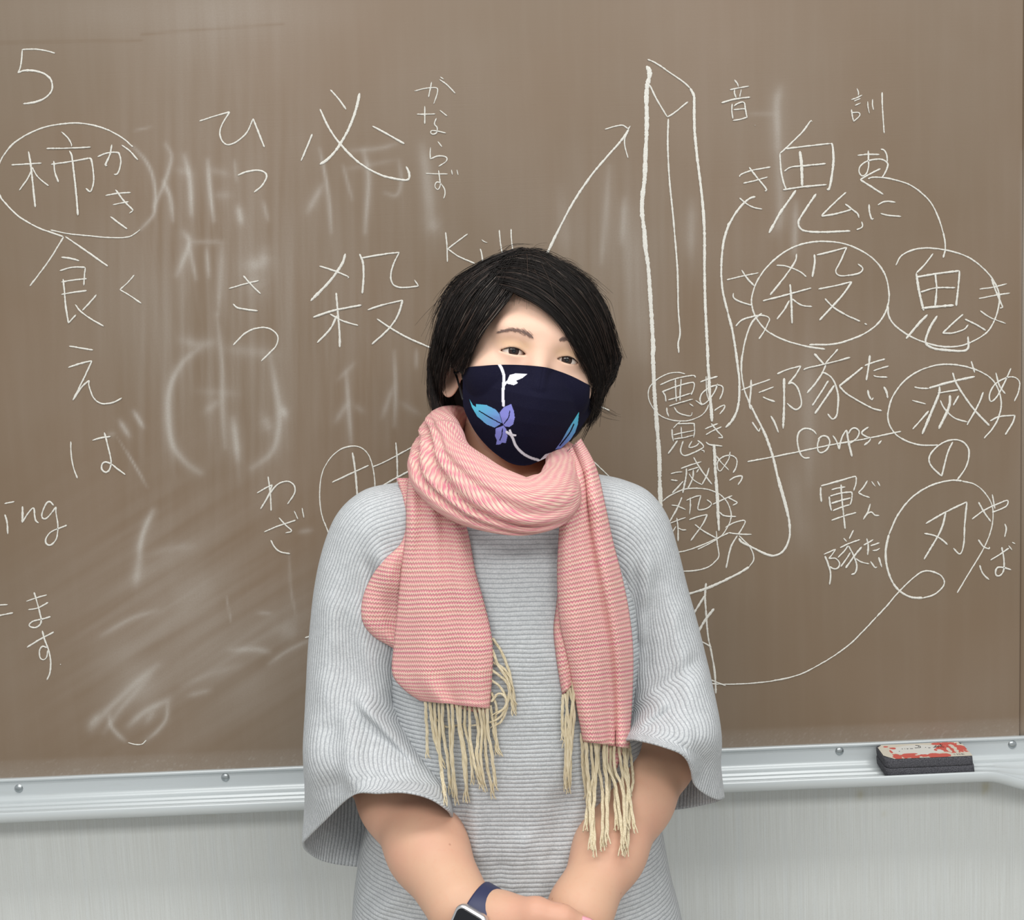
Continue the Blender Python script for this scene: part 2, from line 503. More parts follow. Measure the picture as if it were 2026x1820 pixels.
# ---- chalk writing, one mesh for each character, loop or drawing
CH = """chalk_numeral|A 3.4:180,158 280,155 380,168 452,190|A 3.6:183,160 178,240 165,310 148,348|A 4.6:148,348 200,330 280,332 360,355 410,395 430,450 415,510 360,560 280,590 192,602
chalk_loop|A 3.6:1090,955 1000,880 880,815 750,775 600,760 400,785 250,840 120,920 40,1010 0,1085 -30,1180 -28,1270 0,1355 40,1410 150,1520 300,1610 420,1655 520,1690|A 2.8:415,1635 560,1665 750,1685 900,1697 1030,1695 1090,1675 1150,1630
chalk_character|A 3.4:95,1103 220,1095 342,1088|A 4.4:235,992 250,1080 262,1180 275,1310 290,1448|A 3.4:262,1140 230,1210 160,1310|A 3.4:265,1120 310,1200 400,1275|A 3.4:505,832 560,885 585,930 587,952|A 3.6:383,968 560,966 745,957|A 4.4:570,988 590,1030 605,1150 625,1330 640,1515|A 3.6:420,1098 580,1075 730,1047|A 3.8:442,1070 450,1160 480,1245|A 3.6:725,1047 750,1065 768,1200 760,1280 738,1322 705,1292
chalk_character|A 3.6:800,1035 880,1005 960,1000 980,1020 990,1080 975,1150 955,1180 935,1178|A 4:917,935 900,1020 865,1100 880,1108|A 3.4:998,940 1060,985 1130,1062
chalk_character|A 3.4:865,1353 960,1335 1072,1328|A 3.4:925,1428 990,1415 1055,1403|A 3.8:947,1305 1010,1390 1092,1475|A 3:1092,1475 1060,1498|A 3.8:905,1525 970,1575 1042,1627
chalk_character|B 3.6:425,97 350,220 280,320 200,425|B 3.6:437,95 560,180 720,293|B 3.6:410,233 470,240 530,256|B 3.4:400,323 480,300 570,300|B 3.4:570,300 565,350 560,420|B 4:422,378 430,450 440,560 458,672|B 3.4:458,672 510,615|B 3.6:410,398 490,385 580,376|B 3.6:410,480 500,465 580,455|B 3.8:645,482 600,535 550,588|B 3.8:503,548 540,595 610,645 693,693
chalk_character|B 3.2:897,350 850,405 800,448|B 3.2:800,448 870,490 943,540
chalk_character|B 3.6:462,825 540,838 622,852|B 3.6:457,967 540,940 615,922|B 3.8:615,922 560,1040 487,1185|B 3.8:487,1185 545,1100 597,1052|B 3.8:597,1052 595,1090 625,1170 670,1205 720,1208 770,1195 815,1170
chalk_character|B 3.4:473,1460 475,1540 490,1630 517,1707|B 3.4:617,1453 670,1438 740,1427|B 3.6:697,1400 715,1470 737,1560 742,1610 730,1650 705,1667 680,1645 683,1610 705,1598 740,1610 780,1640 837,1682
chalk_letter|C 3.4:38,150 120,133|C 3.8:40,238 58,300 65,398
chalk_letter|C 4:185,172 185,230 183,305|C 3.4:183,305 230,230 275,185 285,250 295,290 318,308
chalk_letter|C 3.6:440,165 410,135 380,150 345,230 350,270 380,270 420,230 460,175|C 3.6:460,175 460,230 475,330 465,430 430,480 400,490 375,465 385,420 430,375 550,327
chalk_character|C 3.4:-40,985 0,980 66,977|C 3.4:-40,1072 0,1065 110,1043
chalk_character|C 3.2:217,950 300,922 385,897|C 3.2:232,1018 310,1005 398,958|C 3.6:280,875 305,960 335,1080 335,1130 300,1162 255,1160 240,1140 275,1112 345,1095 417,1075
chalk_character|C 3.6:222,1326 330,1260 443,1200|C 3.8:347,1190 365,1260 395,1340 415,1430 410,1530 385,1592|C 3.2:385,1330 350,1318 325,1350 330,1410 360,1428 385,1400 390,1350|C 4:493,1464 500,1466
chalk_character|D 3.4:45,333 130,305 227,277|D 3.6:227,277 185,345 167,400 180,450 215,475 270,455 330,400 367,318|D 3.8:367,318 385,365 435,490
chalk_character|D 4:275,657 330,637 390,628 435,640 447,670 420,720 373,760
chalk_character|D 3.2:222,1338 310,1312 402,1290|D 3.8:308,1260 360,1320 412,1370|D 3.6:247,1430 280,1455 395,1472
chalk_character|D 3.4:247,1677 320,1605 400,1573 470,1580 515,1625 505,1680 470,1720 415,1773
chalk_character|D 3.6:830,145 880,200 925,263|D 4.6:768,260 820,370 890,470 1000,580 1130,655 1260,685 1300,680 1303,645 1285,605|D 6:1006,165 985,260 940,380 870,500 810,565 768,593|D 4:722,410 690,490 655,572|D 4:1083,363 1170,410 1275,470
chalk_character|D 3:1335,152 1410,135 1465,133 1475,150 1465,190 1450,230|D 3.2:1438,98 1430,140 1420,190|D 3:1485,83 1530,115 1580,167|D 2.6:1490,68 1510,82
chalk_character|D 2.8:1350,292 1400,292 1460,290|D 3:1397,243 1397,350|D 2.8:1487,268 1532,303|D 2.8:1467,315 1455,350 1470,370 1470,400 1450,412 1433,405 1440,390 1480,395 1525,405
chalk_character|D 2.8:1475,455 1500,487|D 3:1432,490 1430,520 1430,560|D 3:1430,560 1480,542 1525,550 1525,575 1480,605
chalk_character|D 2.8:1403,647 1470,650 1535,650|D 2.8:1480,628 1488,690 1490,720 1475,745 1458,725 1468,700 1490,705 1515,740 1518,770 1510,797|D 2.6:1557,625 1563,655|D 2.6:1590,625 1597,657
chalk_character|D 6:920,1128 900,1190 830,1290 712,1412|D 3.4:765,1203 850,1230 935,1265 935,1275|D 4.6:1005,1130 1025,1180 1030,1260 1022,1367|D 3.6:1020,1155 1130,1135 1245,1120|D 3.6:1245,1120 1210,1190 1193,1260 1205,1310 1240,1330 1300,1330 1360,1323|D 3:1360,1323 1335,1285|D 4.4:728,1510 850,1470 1018,1437|D 4.4:865,1362 875,1480 885,1600 887,1690|D 4.4:870,1500 830,1580 752,1662|D 3.4:828,1490 900,1530 998,1560|D 3.6:1055,1465 1150,1435 1265,1408|D 4.4:1265,1408 1235,1500 1180,1580 1080,1672|D 4:1110,1520 1200,1580 1300,1635 1440,1697
chalk_letter|D 3.2:1522,1000 1530,1080 1533,1178|D 3.2:1655,1010 1600,1050 1535,1100|D 3.4:1535,1100 1600,1145 1697,1187
chalk_letter|P 3:953,474 958,478 964,480|P 3.2:950,492 953,502 956,524
chalk_letter|P 3.2:988,455 990,480 995,510
chalk_letter|P 3.2:1011,453 1012,475 1015,500
chalk_arrow|F 5:110,1215 180,1070 270,900 370,750 470,630 545,545 590,480|F 3.4:452,480 510,463 555,457 585,477|F 3.4:585,480 598,460|F 3.4:590,480 567,530 568,580 585,643
chalk_sword_drawing|F 9:690,118 705,140 708,170 695,230 690,300 692,400 690,520 685,620 680,760 668,860 665,950 678,1060 685,1160 700,1260 710,1400 720,1560 728,1700 731,1770|I 9:166,0 175,200 185,450 200,650 215,850 235,1100 240,1300 245,1500 255,1700 262,1850|F 3.4:697,80 750,105 830,160 900,208 940,245|F 6:940,245 962,290 963,340 965,480 980,640 1000,800 1015,950 1022,1100 1022,1300 1027,1500 1037,1700 1041,1770|I 7:749,0 752,150 762,300 768,450 785,620 795,770|I 7:815,1010 825,1150 830,1300 845,1450 855,1650 860,1790|J 6.5:600,75 610,150 620,300 628,465|F 3.4:708,225 750,310 810,410|F 3.4:810,410 850,385 928,322|F 3.8:815,420 812,560 820,750 840,950 855,1120 868,1300 872,1500 882,1640 872,1700 875,1757
chalk_character|G 3.2:255,88 285,125 293,155|G 3.2:212,183 300,165 395,147|G 3.2:258,180 255,215 272,260|G 3:320,180 305,255|G 3.4:130,308 250,275 405,253|G 3.2:233,315 230,380 240,460|G 3.2:250,340 290,312 345,303 360,370 375,450|G 3:245,373 300,368 365,362|G 3.2:240,477 310,465 380,445|G 3:449,520 454,522
chalk_character|G 3:1423,168 1440,205 1437,238|G 3:1370,278 1420,260 1475,232|G 2.8:1395,292 1458,265|G 2.8:1405,333 1458,308|G 3:1372,370 1380,430 1393,485|G 2.8:1375,400 1440,400 1450,430 1393,485|G 3:1525,295 1530,350 1543,407|G 3:1575,272 1573,320 1583,375|G 3.4:1665,205 1668,350 1685,597
chalk_character|G 3.6:997,485 980,483 900,590 740,745 690,790|G 3.8:690,790 700,950 725,1070 750,1130|G 3.6:745,745 950,720 1170,695|G 5:1170,695 1190,710 1200,850 1185,1000 1160,1125 1135,1130|G 6.5:880,768 895,900 902,1100|G 3.8:730,960 800,920 950,905 1125,887|G 3.8:718,1137 900,1110 1135,1088|G 5.4:843,1140 760,1260 690,1360 585,1550|G 4.6:1035,1175 950,1300 880,1410 865,1450 880,1500 940,1532 1100,1540 1360,1530|G 4:1320,1160 1200,1270 1085,1385|G 4:1085,1390 1230,1365 1370,1325|G 4:1310,1270 1380,1325 1430,1365 1443,1405|G 3.6:1468,1440 1475,1490 1420,1518
chalk_character|G 3.4:303,1015 320,990 430,950 600,920|G 3.4:340,1075 450,1050 572,1015|G 4.4:395,920 470,1020 560,1130 545,1150|G 3.6:303,1213 370,1270 440,1305 520,1322
chalk_line|G 4.6:455,1203 400,1220 330,1280 260,1370 200,1480 165,1580 150,1640|H 5:139,0 105,110 90,230 88,350 100,460 130,580 160,700 180,830 192,940|I 5.4:1050,30 1070,200 1085,350 1080,550 1050,680 1000,770 938,833
chalk_character|G 3.4:1430,808 1530,798 1640,800|G 3.4:1533,762 1535,850 1535,920 1515,980 1475,1005 1445,965 1455,915 1510,870 1600,845 1670,850 1715,880 1715,920 1690,980 1660,1025|G 3.4:1650,750 1685,760 1710,810 1715,870
chalk_arrow|G 4:1650,935 1550,985 1455,1040|G 4:1455,1040 1550,1100 1675,1180|P 3.6:1717,354 1727,351 1752,352 1778,358 1800,366 1822,381 1842,402 1858,435 1868,470 1870,492 1866,510
chalk_character|G 4.4:1540,1275 1545,1350 1565,1415 1583,1410|G 3.4:1623,1283 1670,1255 1725,1247 1793,1257|G 3.4:1648,1363 1720,1380 1845,1392
chalk_character|H 3.2:122,368 220,345 325,323|H 4:217,305 250,355 298,408|H 3.4:165,452 165,480 200,505 285,532
chalk_character|H 3.6:180,665 220,625 300,600 360,597 395,615 385,650 360,700 327,747
chalk_loop|H 3.8:650,783 800,780 930,745 1040,690 1120,610 1160,500 1150,380 1110,290 1030,210 900,145 760,122 620,135 500,185 390,275 315,380 283,480 285,540 310,610 380,695 500,757 640,795 752,812
chalk_character|H 4:570,200 560,250 500,340 400,465|H 3.4:440,275 500,280 590,315 632,350|H 4.4:683,205 685,260 670,350|H 3.6:697,210 780,190 890,160|H 3.6:890,160 850,250 820,310 840,340 900,340 970,325 993,295 960,265|H 3.6:352,503 500,465 663,420|H 4.6:527,395 535,500 540,648|H 4:523,500 490,560 443,620|H 3.4:540,490 600,530 668,540|H 3.6:708,427 820,405 923,380|H 4.4:923,380 860,470 715,627|H 4:750,487 800,540 880,590 975,633|H 4:1003,647 1020,655
chalk_loop|H 3.6:1155,530 1160,600 1200,660 1280,720 1380,765 1500,795 1620,790 1720,750 1800,690 1850,590 1868,480 1840,390 1780,310 1680,230 1560,185 1420,165 1320,175 1240,215 1205,275
chalk_character|H 3.8:1443,200 1390,270 1335,325|H 5:1335,325 1355,450 1383,565|H 4.4:1337,350 1470,328 1612,310|H 4.6:1612,310 1605,400 1590,535|H 4.4:1457,330 1465,430 1455,535|H 3.8:1362,447 1460,420 1585,418|H 5:1368,550 1460,540 1575,530|H 5:1408,590 1350,650 1270,745|H 5:1470,598 1420,680 1395,765 1430,800 1500,815 1655,817 1667,730|H 3.8:1635,588 1560,655 1503,710|H 3.4:1503,710 1570,708 1640,685 1668,655|H 4:1645,620 1710,650 1780,692
chalk_character|H 3:1740,427 1830,415 1915,393|H 3:1735,488 1840,467 1935,453|H 3.6:1817,360 1845,440 1890,545|H 3:1890,545 1870,550|H 3.2:1743,565 1810,610 1907,647
chalk_line|H 3.8:348,582 300,620 265,680 235,780 220,880 214,950|I 4:1128,20 1110,100 1108,250 1130,400 1160,500 1200,590|I 5.4:1200,590 1270,730 1350,890 1410,1050 1450,1180 1500,1400 1560,1620 1605,1790|J 5:1078,45 1110,150 1150,300 1170,430 1165,530 1120,620 1050,655 980,640 920,610 860,580 800,550 780,520
chalk_character|K 3.6:580,357 700,305 862,262|K 4:862,262 790,380 710,475|K 3.8:710,475 760,462 820,520 860,640 865,720 840,760 800,775 750,750 695,700|K 5.4:662,405 662,600 660,800 650,1000|K 4.8:1015,118 1075,180 1133,245|K 3.6:1297,63 1220,150 1150,230|K 3.6:890,308 940,285 1120,245 1300,200 1440,162|K 4:1155,250 1110,350 1030,470 932,582|K 4:1100,352 1140,345 1220,400 1270,490 1300,620 1295,760 1280,850 1240,890 1210,870 1175,825|K 4.2:1185,435 1100,570 995,730|K 5:1255,490 1160,630 1025,825|K 4.6:1590,275 1450,390 1310,500|K 4:1310,500 1400,590 1550,680 1700,760 1812,790
chalk_character|K 3.6:1610,258 1700,225 1853,180|K 4.4:1673,135 1660,260 1632,430|K 3.4:1715,320 1800,290 1895,262|K 3.4:1715,372 1760,390 1880,395
chalk_character|K 4.6:1648,543 1665,620 1697,665|K 3.4:1697,665 1715,635|K 5:1835,505 1870,570 1883,640
chalk_character|K 3.6:160,548 300,490 500,420|K 4:275,423 270,560 255,720 270,775|K 3.6:362,577 450,545 540,508|K 3.6:410,627 470,655 555,683
chalk_character|K 4:285,922 330,990 365,1037|K 3:365,1037 383,990|K 4.4:505,850 550,930 595,1047
chalk_word|K 3.8:1043,1068 1000,1020 920,998 850,1030 820,1100 825,1200 855,1300 900,1345 965,1343|K 3.8:1060,1130 1110,1090 1170,1095 1200,1150 1185,1220 1140,1270 1090,1285 1060,1250 1058,1180 1080,1120|K 4:1235,1080 1280,1150 1312,1245|K 3.6:1312,1245 1330,1150 1360,1070 1400,1015|K 4.6:1400,1015 1420,1150 1445,1260 1462,1330|K 3.8:1420,1060 1450,1010 1500,993 1545,1030 1535,1090 1490,1140 1435,1175|K 3.8:1657,983 1600,1020 1575,1055 1620,1090 1685,1110|K 4.4:1685,1115 1665,1150 1605,1197|K 4:1810,1140 1775,1185
chalk_line|K 3.2:230,1390 500,1340 850,1270 1200,1195 1600,1125 1960,1050 2040,1033|L 2.8:75,566 150,552 215,537
chalk_loop|L 3.4:480,632 360,632 260,605 180,555 135,480 130,400 160,300 230,200 330,125 450,82 560,73 680,92 790,135 860,190 900,270 912,360 890,450 850,520 793,585
chalk_character|L 3.6:705,50 728,130|L 5:412,237 560,195 730,157|L 3.4:310,230 350,238 410,240|L 3.4:295,322 390,347|L 4:410,395 350,465 298,522|L 5.6:485,225 480,280 430,400 365,555|L 3.6:470,272 615,250|L 5.2:558,285 550,370 480,520|L 3.4:490,320 520,380 590,445 680,472|L 4:618,290 580,357|L 4.6:575,130 610,220 720,380 830,497|L 4:788,265 750,360 675,493
chalk_character|L 3.4:875,130 900,220 940,277|L 3.4:980,100 930,210 880,300 840,330 832,280 870,210 950,165 1010,165 1040,200 1030,270 1003,328
chalk_character|L 3.6:835,465 900,435 1008,425|L 4.4:1008,425 990,480 940,560
chalk_character|L 4:577,610 540,690 500,847|L 3.8:500,847 430,780 413,720 450,660 520,610 600,595 660,620 690,680 670,780 608,873
chalk_loop|L 2.8:608,1655 700,1500 790,1350 845,1210 855,1080 820,990 740,910 640,880|L 3.8:640,880 560,877 430,910 300,990 200,1110 135,1250|L 5:135,1250 112,1370 125,1490 165,1590 220,1650 290,1685 370,1690|L 3.2:370,1690 450,1665 510,1610 515,1565 480,1525 400,1502 330,1530 210,1640 120,1745 50,1820|P 3:1734,1220 1706,1250 1680,1275 1650,1297 1620,1315 1585,1333 1544,1344 1492,1351 1435,1353.5 1395,1351
chalk_character|L 4:390,1175 530,1095 675,1025|L 4:675,1025 660,1180 655,1300 640,1370 620,1385 580,1345|L 4.6:530,1095 490,1230 378,1422|L 4:378,1242 450,1258 500,1285 540,1320
chalk_character|L 3.4:710,1145 800,1080 940,1018 960,1025 940,1060 850,1098|L 3.8:755,1025 790,1090 840,1162|L 3.4:850,972 868,1072
chalk_character|L 3.6:753,1285 790,1335 830,1350 828,1335|L 3.4:937,1175 947,1210 935,1268
chalk_character|L 3.6:762,1462 785,1520 828,1563|L 3.2:838,1428 900,1390 965,1345|L 3.6:915,1337 930,1420 930,1490 910,1530 880,1535 873,1505 890,1478 930,1480 980,1495|L 3:985,1303 1008,1315|L 3:962,1325 985,1357
chalk_character|M 3.6:287,400 500,340 710,280 740,295 735,370 708,460|M 3.6:285,412 283,500 293,605|M 3.2:420,447 510,425 600,412|M 3.8:545,378 552,520 575,750 597,950|M 3.6:405,530 520,495 650,478 685,490 680,580 660,640|M 3.6:392,530 400,620 420,717|M 4:420,622 540,585 670,552|M 3.4:440,717 560,670 660,640|M 3.6:422,842 570,790 740,740
chalk_character|M 3.4:885,330 830,420 767,487|M 3.4:767,487 830,520 915,548|M 3:935,338 985,405|M 3:1010,335 1045,400
chalk_character|M 3.4:922,627 890,730 830,828|M 3.2:850,800 890,750 940,735 980,775 1035,777
chalk_character|M 3.2:575,1070 618,1113|M 3.4:705,965 650,1078|M 3.4:530,1193 640,1140 787,1088|M 3.4:635,1165 590,1230 503,1320|M 3.6:640,1165 700,1280 740,1390 745,1460 720,1520 675,1535|M 3.4:665,1250 610,1340 540,1435|M 4:810,1180 720,1290 603,1453|M 3.4:735,1330 800,1375 905,1400|M 3.2:322,1277 400,1245 475,1210|M 3.2:475,1210 430,1280 385,1332|M 3.2:385,1332 470,1330 520,1380 520,1430 480,1465 430,1455 400,1430|M 4:335,1295 380,1410 410,1530 397,1667
chalk_character|M 3.2:835,1160 900,1125 960,1088|M 3.6:875,1072 895,1170 887,1287|M 3:925,1170 1040,1128|M 3:950,1228 1000,1225 1043,1198
chalk_character|M 3.6:922,1365 960,1420 985,1450 1007,1438|M 3.6:1028,1313 1068,1443
chalk_loop|I 2.6:510,265 430,250 330,265 220,320 140,400 120,480 135,560 180,640 260,715 370,755 500,765 600,745 690,700 740,640 760,590
chalk_character|I 3:245,383 400,320 590,283 620,307|I 3.2:265,458 400,405 560,360 605,365 600,430 572,487|I 3:275,455 300,500 308,560|I 3:408,320 410,430 418,560|I 3:468,318 460,440 455,550|I 3:330,543 450,510 570,470|I 3:340,607 460,570 593,532|I 3.4:315,622 320,670 337,718|I 3:393,617 430,670 500,700 570,710 587,672|I 2.8:555,580 598,610|I 2.8:620,545 690,598
chalk_character|I 3.4:670,352 760,320 855,292|I 2.6:733,290 735,400 745,500 770,560|I 3.2:855,370 830,440 780,520 720,580 685,585 668,530 700,460 780,405 870,385 910,410 905,470 875,535
chalk_character|I 3:820,655 870,620 930,595 920,640 877,693
chalk_character|I 2.8:465,770 430,795 385,840|I 3:372,850 375,920 387,980|I 3:430,795 590,790 605,800 610,880 600,940|I 2.8:468,825 475,950|I 2.8:385,912 480,890 605,865|I 2.8:390,955 500,940 600,915|I 3.8:430,970 390,1030 330,1110|I 3:490,975 465,1060 470,1110 510,1132 590,1105 690,1055 705,1030 670,990 640,970|I 2.8:585,975 550,1045 625,1030 660,995|I 2.6:683,1075 710,1078 710,1100
chalk_character|I 3:720,850 790,820 857,792|I 3:730,910 800,870 898,825|I 3.2:785,790 850,870 908,937 860,942|I 3.4:730,985 770,1015 905,1030
chalk_character|I 3.2:600,1147 640,1220 700,1310 795,1435|I 3:465,1268 570,1230 683,1195|I 2.8:358,1323 420,1308 480,1305|I 2.8:358,1387 430,1397|I 3:490,1400 430,1470 373,1527|I 3.8:525,1265 520,1350 485,1527|I 2.8:540,1287 650,1255|I 3.4:598,1280 590,1370 540,1480|I 2.8:550,1320 600,1390 690,1440|I 2.6:655,1270 632,1310|I 3.2:765,1258 740,1340 690,1437
chalk_character|I 3:838,1130 890,1200 973,1285|I 3:988,1090 970,1170 920,1250 880,1297 853,1260 860,1190 920,1140 1000,1130 1050,1160 1060,1210 1045,1270 1017,1312
chalk_character|I 3.4:980,1395 1040,1358 1112,1348 1105,1390 1070,1440
chalk_loop|I 2.6:270,1615 350,1555 480,1495 600,1477 730,1485 850,1525 930,1590 975,1660 997,1740 1000,1800|J 2.6:722,310 715,390 680,460 640,510 560,560 465,607
chalk_character|J 3.4:345,207 310,290 245,405|J 2.8:265,268 310,275 373,303|J 3:408,208 410,270 403,337|J 2.8:378,232 440,205 490,193|J 2.8:490,193 475,250 467,300 500,303 550,285 570,255 535,225|J 2.8:225,418 310,385 373,362|J 3.4:305,365 315,450 315,543|J 2.8:300,430 262,495|J 2.8:315,440 345,457 378,457|J 2.8:400,380 470,355 540,340|J 3.2:540,340 500,420 412,540|J 3:443,415 500,460 560,495 610,520
chalk_character|J 3:580,262 660,225 730,195|J 2.8:690,205 740,232 770,250 733,270|J 3:630,320 670,350 760,355
chalk_character|J 3:678,440 740,405 810,385 830,395 810,440 775,495|J 3:703,480 780,490 878,493|J 3.6:770,500 720,590 683,750|J 3:780,500 820,540 862,578
chalk_line|J 2.8:290,635 400,610 520,565 640,510 705,480|J 2.8:608,465 615,560 628,655 600,700 540,745 440,770 320,775|J 3.2:862,578 890,640 893,690 860,740|J 5.6:860,740 780,790 660,850 520,910 350,960
chalk_character|J 4.4:530,865 522,960 530,1100 545,1270 575,1420 597,1560 605,1710|J 4.4:520,960 470,1040 405,1145|J 5.4:592,1060 560,1100 515,1160 450,1275|J 3.4:460,1290 572,1357|J 3:520,1588 680,1650|J 3:560,1758 607,1768
chalk_character|E 3.4:170,278 180,350 188,430 190,507|E 3.4:97,388 150,358 200,333|E 3.2:200,333 165,420 120,495|E 3.4:145,455 210,355 260,318 310,312 345,340 350,380 330,420 300,462
chalk_character|E 3.4:145,648 240,608 355,570|E 3.4:243,553 285,600 327,642 287,655|E 3.4:188,702 215,750 255,782 317,793|E 3.2:345,508 370,563|E 3.4:397,487 410,553
chalk_loop|E 2.8:580,670 530,540 515,430 520,310 545,220 600,140 660,95 720,77 780,82 830,120 862,190 880,290 884,370
chalk_character|E 3.6:597,318 720,260 842,205|E 4.4:733,118 750,230 767,420|E 3.2:868,215 970,170 1150,72|E 4:1022,50 1030,150 1034,330|E 4:900,358 1040,280 1140,226
chalk_character|E 3.4:460,1213 500,1155|E 3.4:453,1264 510,1247|E 3.6:417,1353 520,1322
chalk_character|P 3:1176,784 1186,776 1196,765|P 3:1176,797 1190,805 1206,812
chalk_line|P 2.6:1160,900 1190,928 1230,966
chalk_line|T 2.6:437,1675 480,1685 515,1683 540,1660"""
def chalk(name, strokes):
    VV, FF, off = [], [], 0
    for ks, s in enumerate(strokes):
        dh = 0.00004 + 0.00009 * (ks % 7) + chalk.n * 0.000013
        head, body = s.split(':'); reg, w = head.split(); w = float(w) * 1.0
        C = catmull(pts(reg, body), 10)
        L = np.linalg.norm(np.diff(C, axis=0), axis=1).sum()
        n = max(4, int(L / 2.6)); C = resample(C, n)
        C = C + np.stack([noise_arr(C, 3.1), noise_arr(C, 8.4)], -1) * 0.35
        T = np.gradient(C, axis=0); T /= np.linalg.norm(T, axis=1)[:, None] + 1e-9
        Nn = np.stack([-T[:, 1], T[:, 0]], -1)
        q = np.linspace(0, 1, n); q2 = np.minimum(q, 1 - q) * L
        wid = w * (0.86 + 0.22 * noise_arr(C * 0.35, 4.4) + 0.10 * rng.standard_normal(n)) * np.clip(0.35 + q2 / (w * 0.9), 0, 1)
        wid = np.maximum(wid, 1.0)
        rows = []
        for a, hgt in ((-0.5, 0.00015), (-0.28, 0.0008), (0.28, 0.0008), (0.5, 0.00015)):
            Q = C + Nn * (wid * a)[:, None]
            P = W(Q[:, 0], Q[:, 1], 0.0); P[:, 1] -= hgt + dh
            rows.append(P)
        V = np.stack(rows, 1).reshape(-1, 3)
        VV.append(V); FF.append(grid_faces(n, 4) + off); off += len(V)
    me = mesh_np(name, np.concatenate(VV), np.concatenate(FF))
    return rel(new_obj(name, me, m_chalk, board))
chalk.n = 0
def noise_arr(C, seed):
    return np.array([noise.noise(Vector((x * 0.13, y * 0.13, seed))) for x, y in C])
for ln in CH.split('\n'):
    f = ln.split('|'); chalk.n = (chalk.n + 5) % 23; chalk(f[0], f[1:])

# ---- aluminium tray: one profile swept along the board, front lip dipping towards its flared end
def tray_profile(px_):
    k = max(0.0, (px_ - 1935) / 95.0); k = min(k, 1.6); k = k * k * (3 - 2 * min(k, 1)) if k < 1 else 1 + (k - 1) * 0.8
    dip = 0.016 * k
    P = [(0.0, 0.003), (-0.0045, 0.003), (-0.0058, 0.0012), (-0.0053, -0.0016), (-0.0030, -0.003), (-0.0030, -0.021), (-0.006, -0.0275), (-0.011, -0.0305),
         (-0.018, -0.0315), (-0.0195, -0.0285), (-0.021, -0.0315), (-0.031, -0.0322 - 0.3 * dip), (-0.0325, -0.0292 - .3 * dip), (-0.034, -0.0322 - .3 * dip),
         (-0.044, -0.0326 - 0.6 * dip), (-0.0455, -0.0296 - .6 * dip), (-0.047, -0.0326 - .6 * dip), (-0.055, -0.0326 - 0.85 * dip), (-0.0578, -0.0252 - dip), (-0.060, -0.0250 - dip), (-0.0615, -0.027 - dip),
         (-0.061, -0.0375 - dip), (-0.057, -0.041 - dip), (-0.045, -0.042 - dip), (-0.010, -0.042), (0.0, -0.042)]
    return np.array(P)
xsT = np.concatenate([np.linspace(-1.02, 0.55, 90), np.linspace(0.56, XR + 0.16, 60)])
rows = []
for x in xsT:
    pxx, _ = project(np.array([x, -0.03, ZB - 0.04]))
    P = tray_profile(float(pxx))
    wob = 0.0004 * noise.noise(Vector((x * 9, 0, 3)))
    rows.append(np.stack([np.full(len(P), x), P[:, 0] + 0.0, P[:, 1] + ZB + wob], -1))
rows = np.array(rows)
nr, nc = rows.shape[:2]
faces = [tuple(f) for f in grid_faces(nr, nc, close_c=True)] + [tuple(range(nc))[::-1], tuple(range((nr - 1) * nc, nr * nc))]
me = mesh_np('chalk_tray', rows.reshape(-1, 3), faces)
tray = rel(new_obj('chalk_tray', me, m_alu, board))
es = tray.modifiers.new('edges', 'EDGE_SPLIT'); es.split_angle = math.radians(50)
def screw(px, py):
    p = W(px, py, -0.0032)
    bm = bmesh.new()
    R = [(0.0, 0.0024), (0.0030, 0.0022), (0.0052, 0.0012), (0.0062, 0.0)]
    ns = 20
    V = [(0, -R[0][1], 0)]
    for r, h in R[1:]:
        V += [(r * math.cos(a * 2 * math.pi / ns), -h, r * math.sin(a * 2 * math.pi / ns)) for a in range(ns)]
    F = [(0, 1 + a, 1 + (a + 1) % ns) for a in range(ns)]
    for k in range(2):
        o = 1 + k * ns
        F += [(o + a, o + ns + a, o + ns + (a + 1) % ns, o + (a + 1) % ns) for a in range(ns)]
    bm.free()
    # recessed cross slot
    me = mesh_np('screw', np.array(V) * 1.0, F)
    o = new_obj('screw', me, m_steel, tray)
    o.location = p
    return o
for a, b in [(37, 1560), (446, 1538), (1661, 1486), (2003, 1473)]:
    screw(a, b)

# ================================================================== eraser on the tray
m_felt = mat('dusty_black_felt', srgb(62, 62, 68), 0.95)
g = N(m_felt); co = g.obj()
g.color(g.mix(g.ramp(g.noise(co, 700.0, 4, 0.7), 0.38, 0.78), srgb(50, 50, 56), srgb(112, 112, 118)))
g.bump(g.noise(co, 900.0, 3), 0.6, 0.001)
m_label = mat('eraser_label_paper', srgb(226, 220, 206), 0.6)
g = N(m_label)
g.color(g.attr('print', 'Color'))
m_ink = mat('label_ink', srgb(34, 32, 34), 0.7)
zt = ZB - 0.0305                                   # tray floor
eL = W(1740, 1500, -0.028); eR = W(1918, 1490, -0.028)
ex0, ex1 = float(eL[0]) + 0.001, float(eR[0]) - 0.001
LEN, DEP, HGT = ex1 - ex0, 0.049, 0.026
ers = empty('chalkboard_eraser', ((ex0 + ex1) / 2, -0.0312, zt + 0.0034))
ers.rotation_euler = (math.radians(5), 0, math.radians(0.0))
tag(ers, 'black felt chalkboard eraser with torn red and white paper label on the tray', 'eraser')
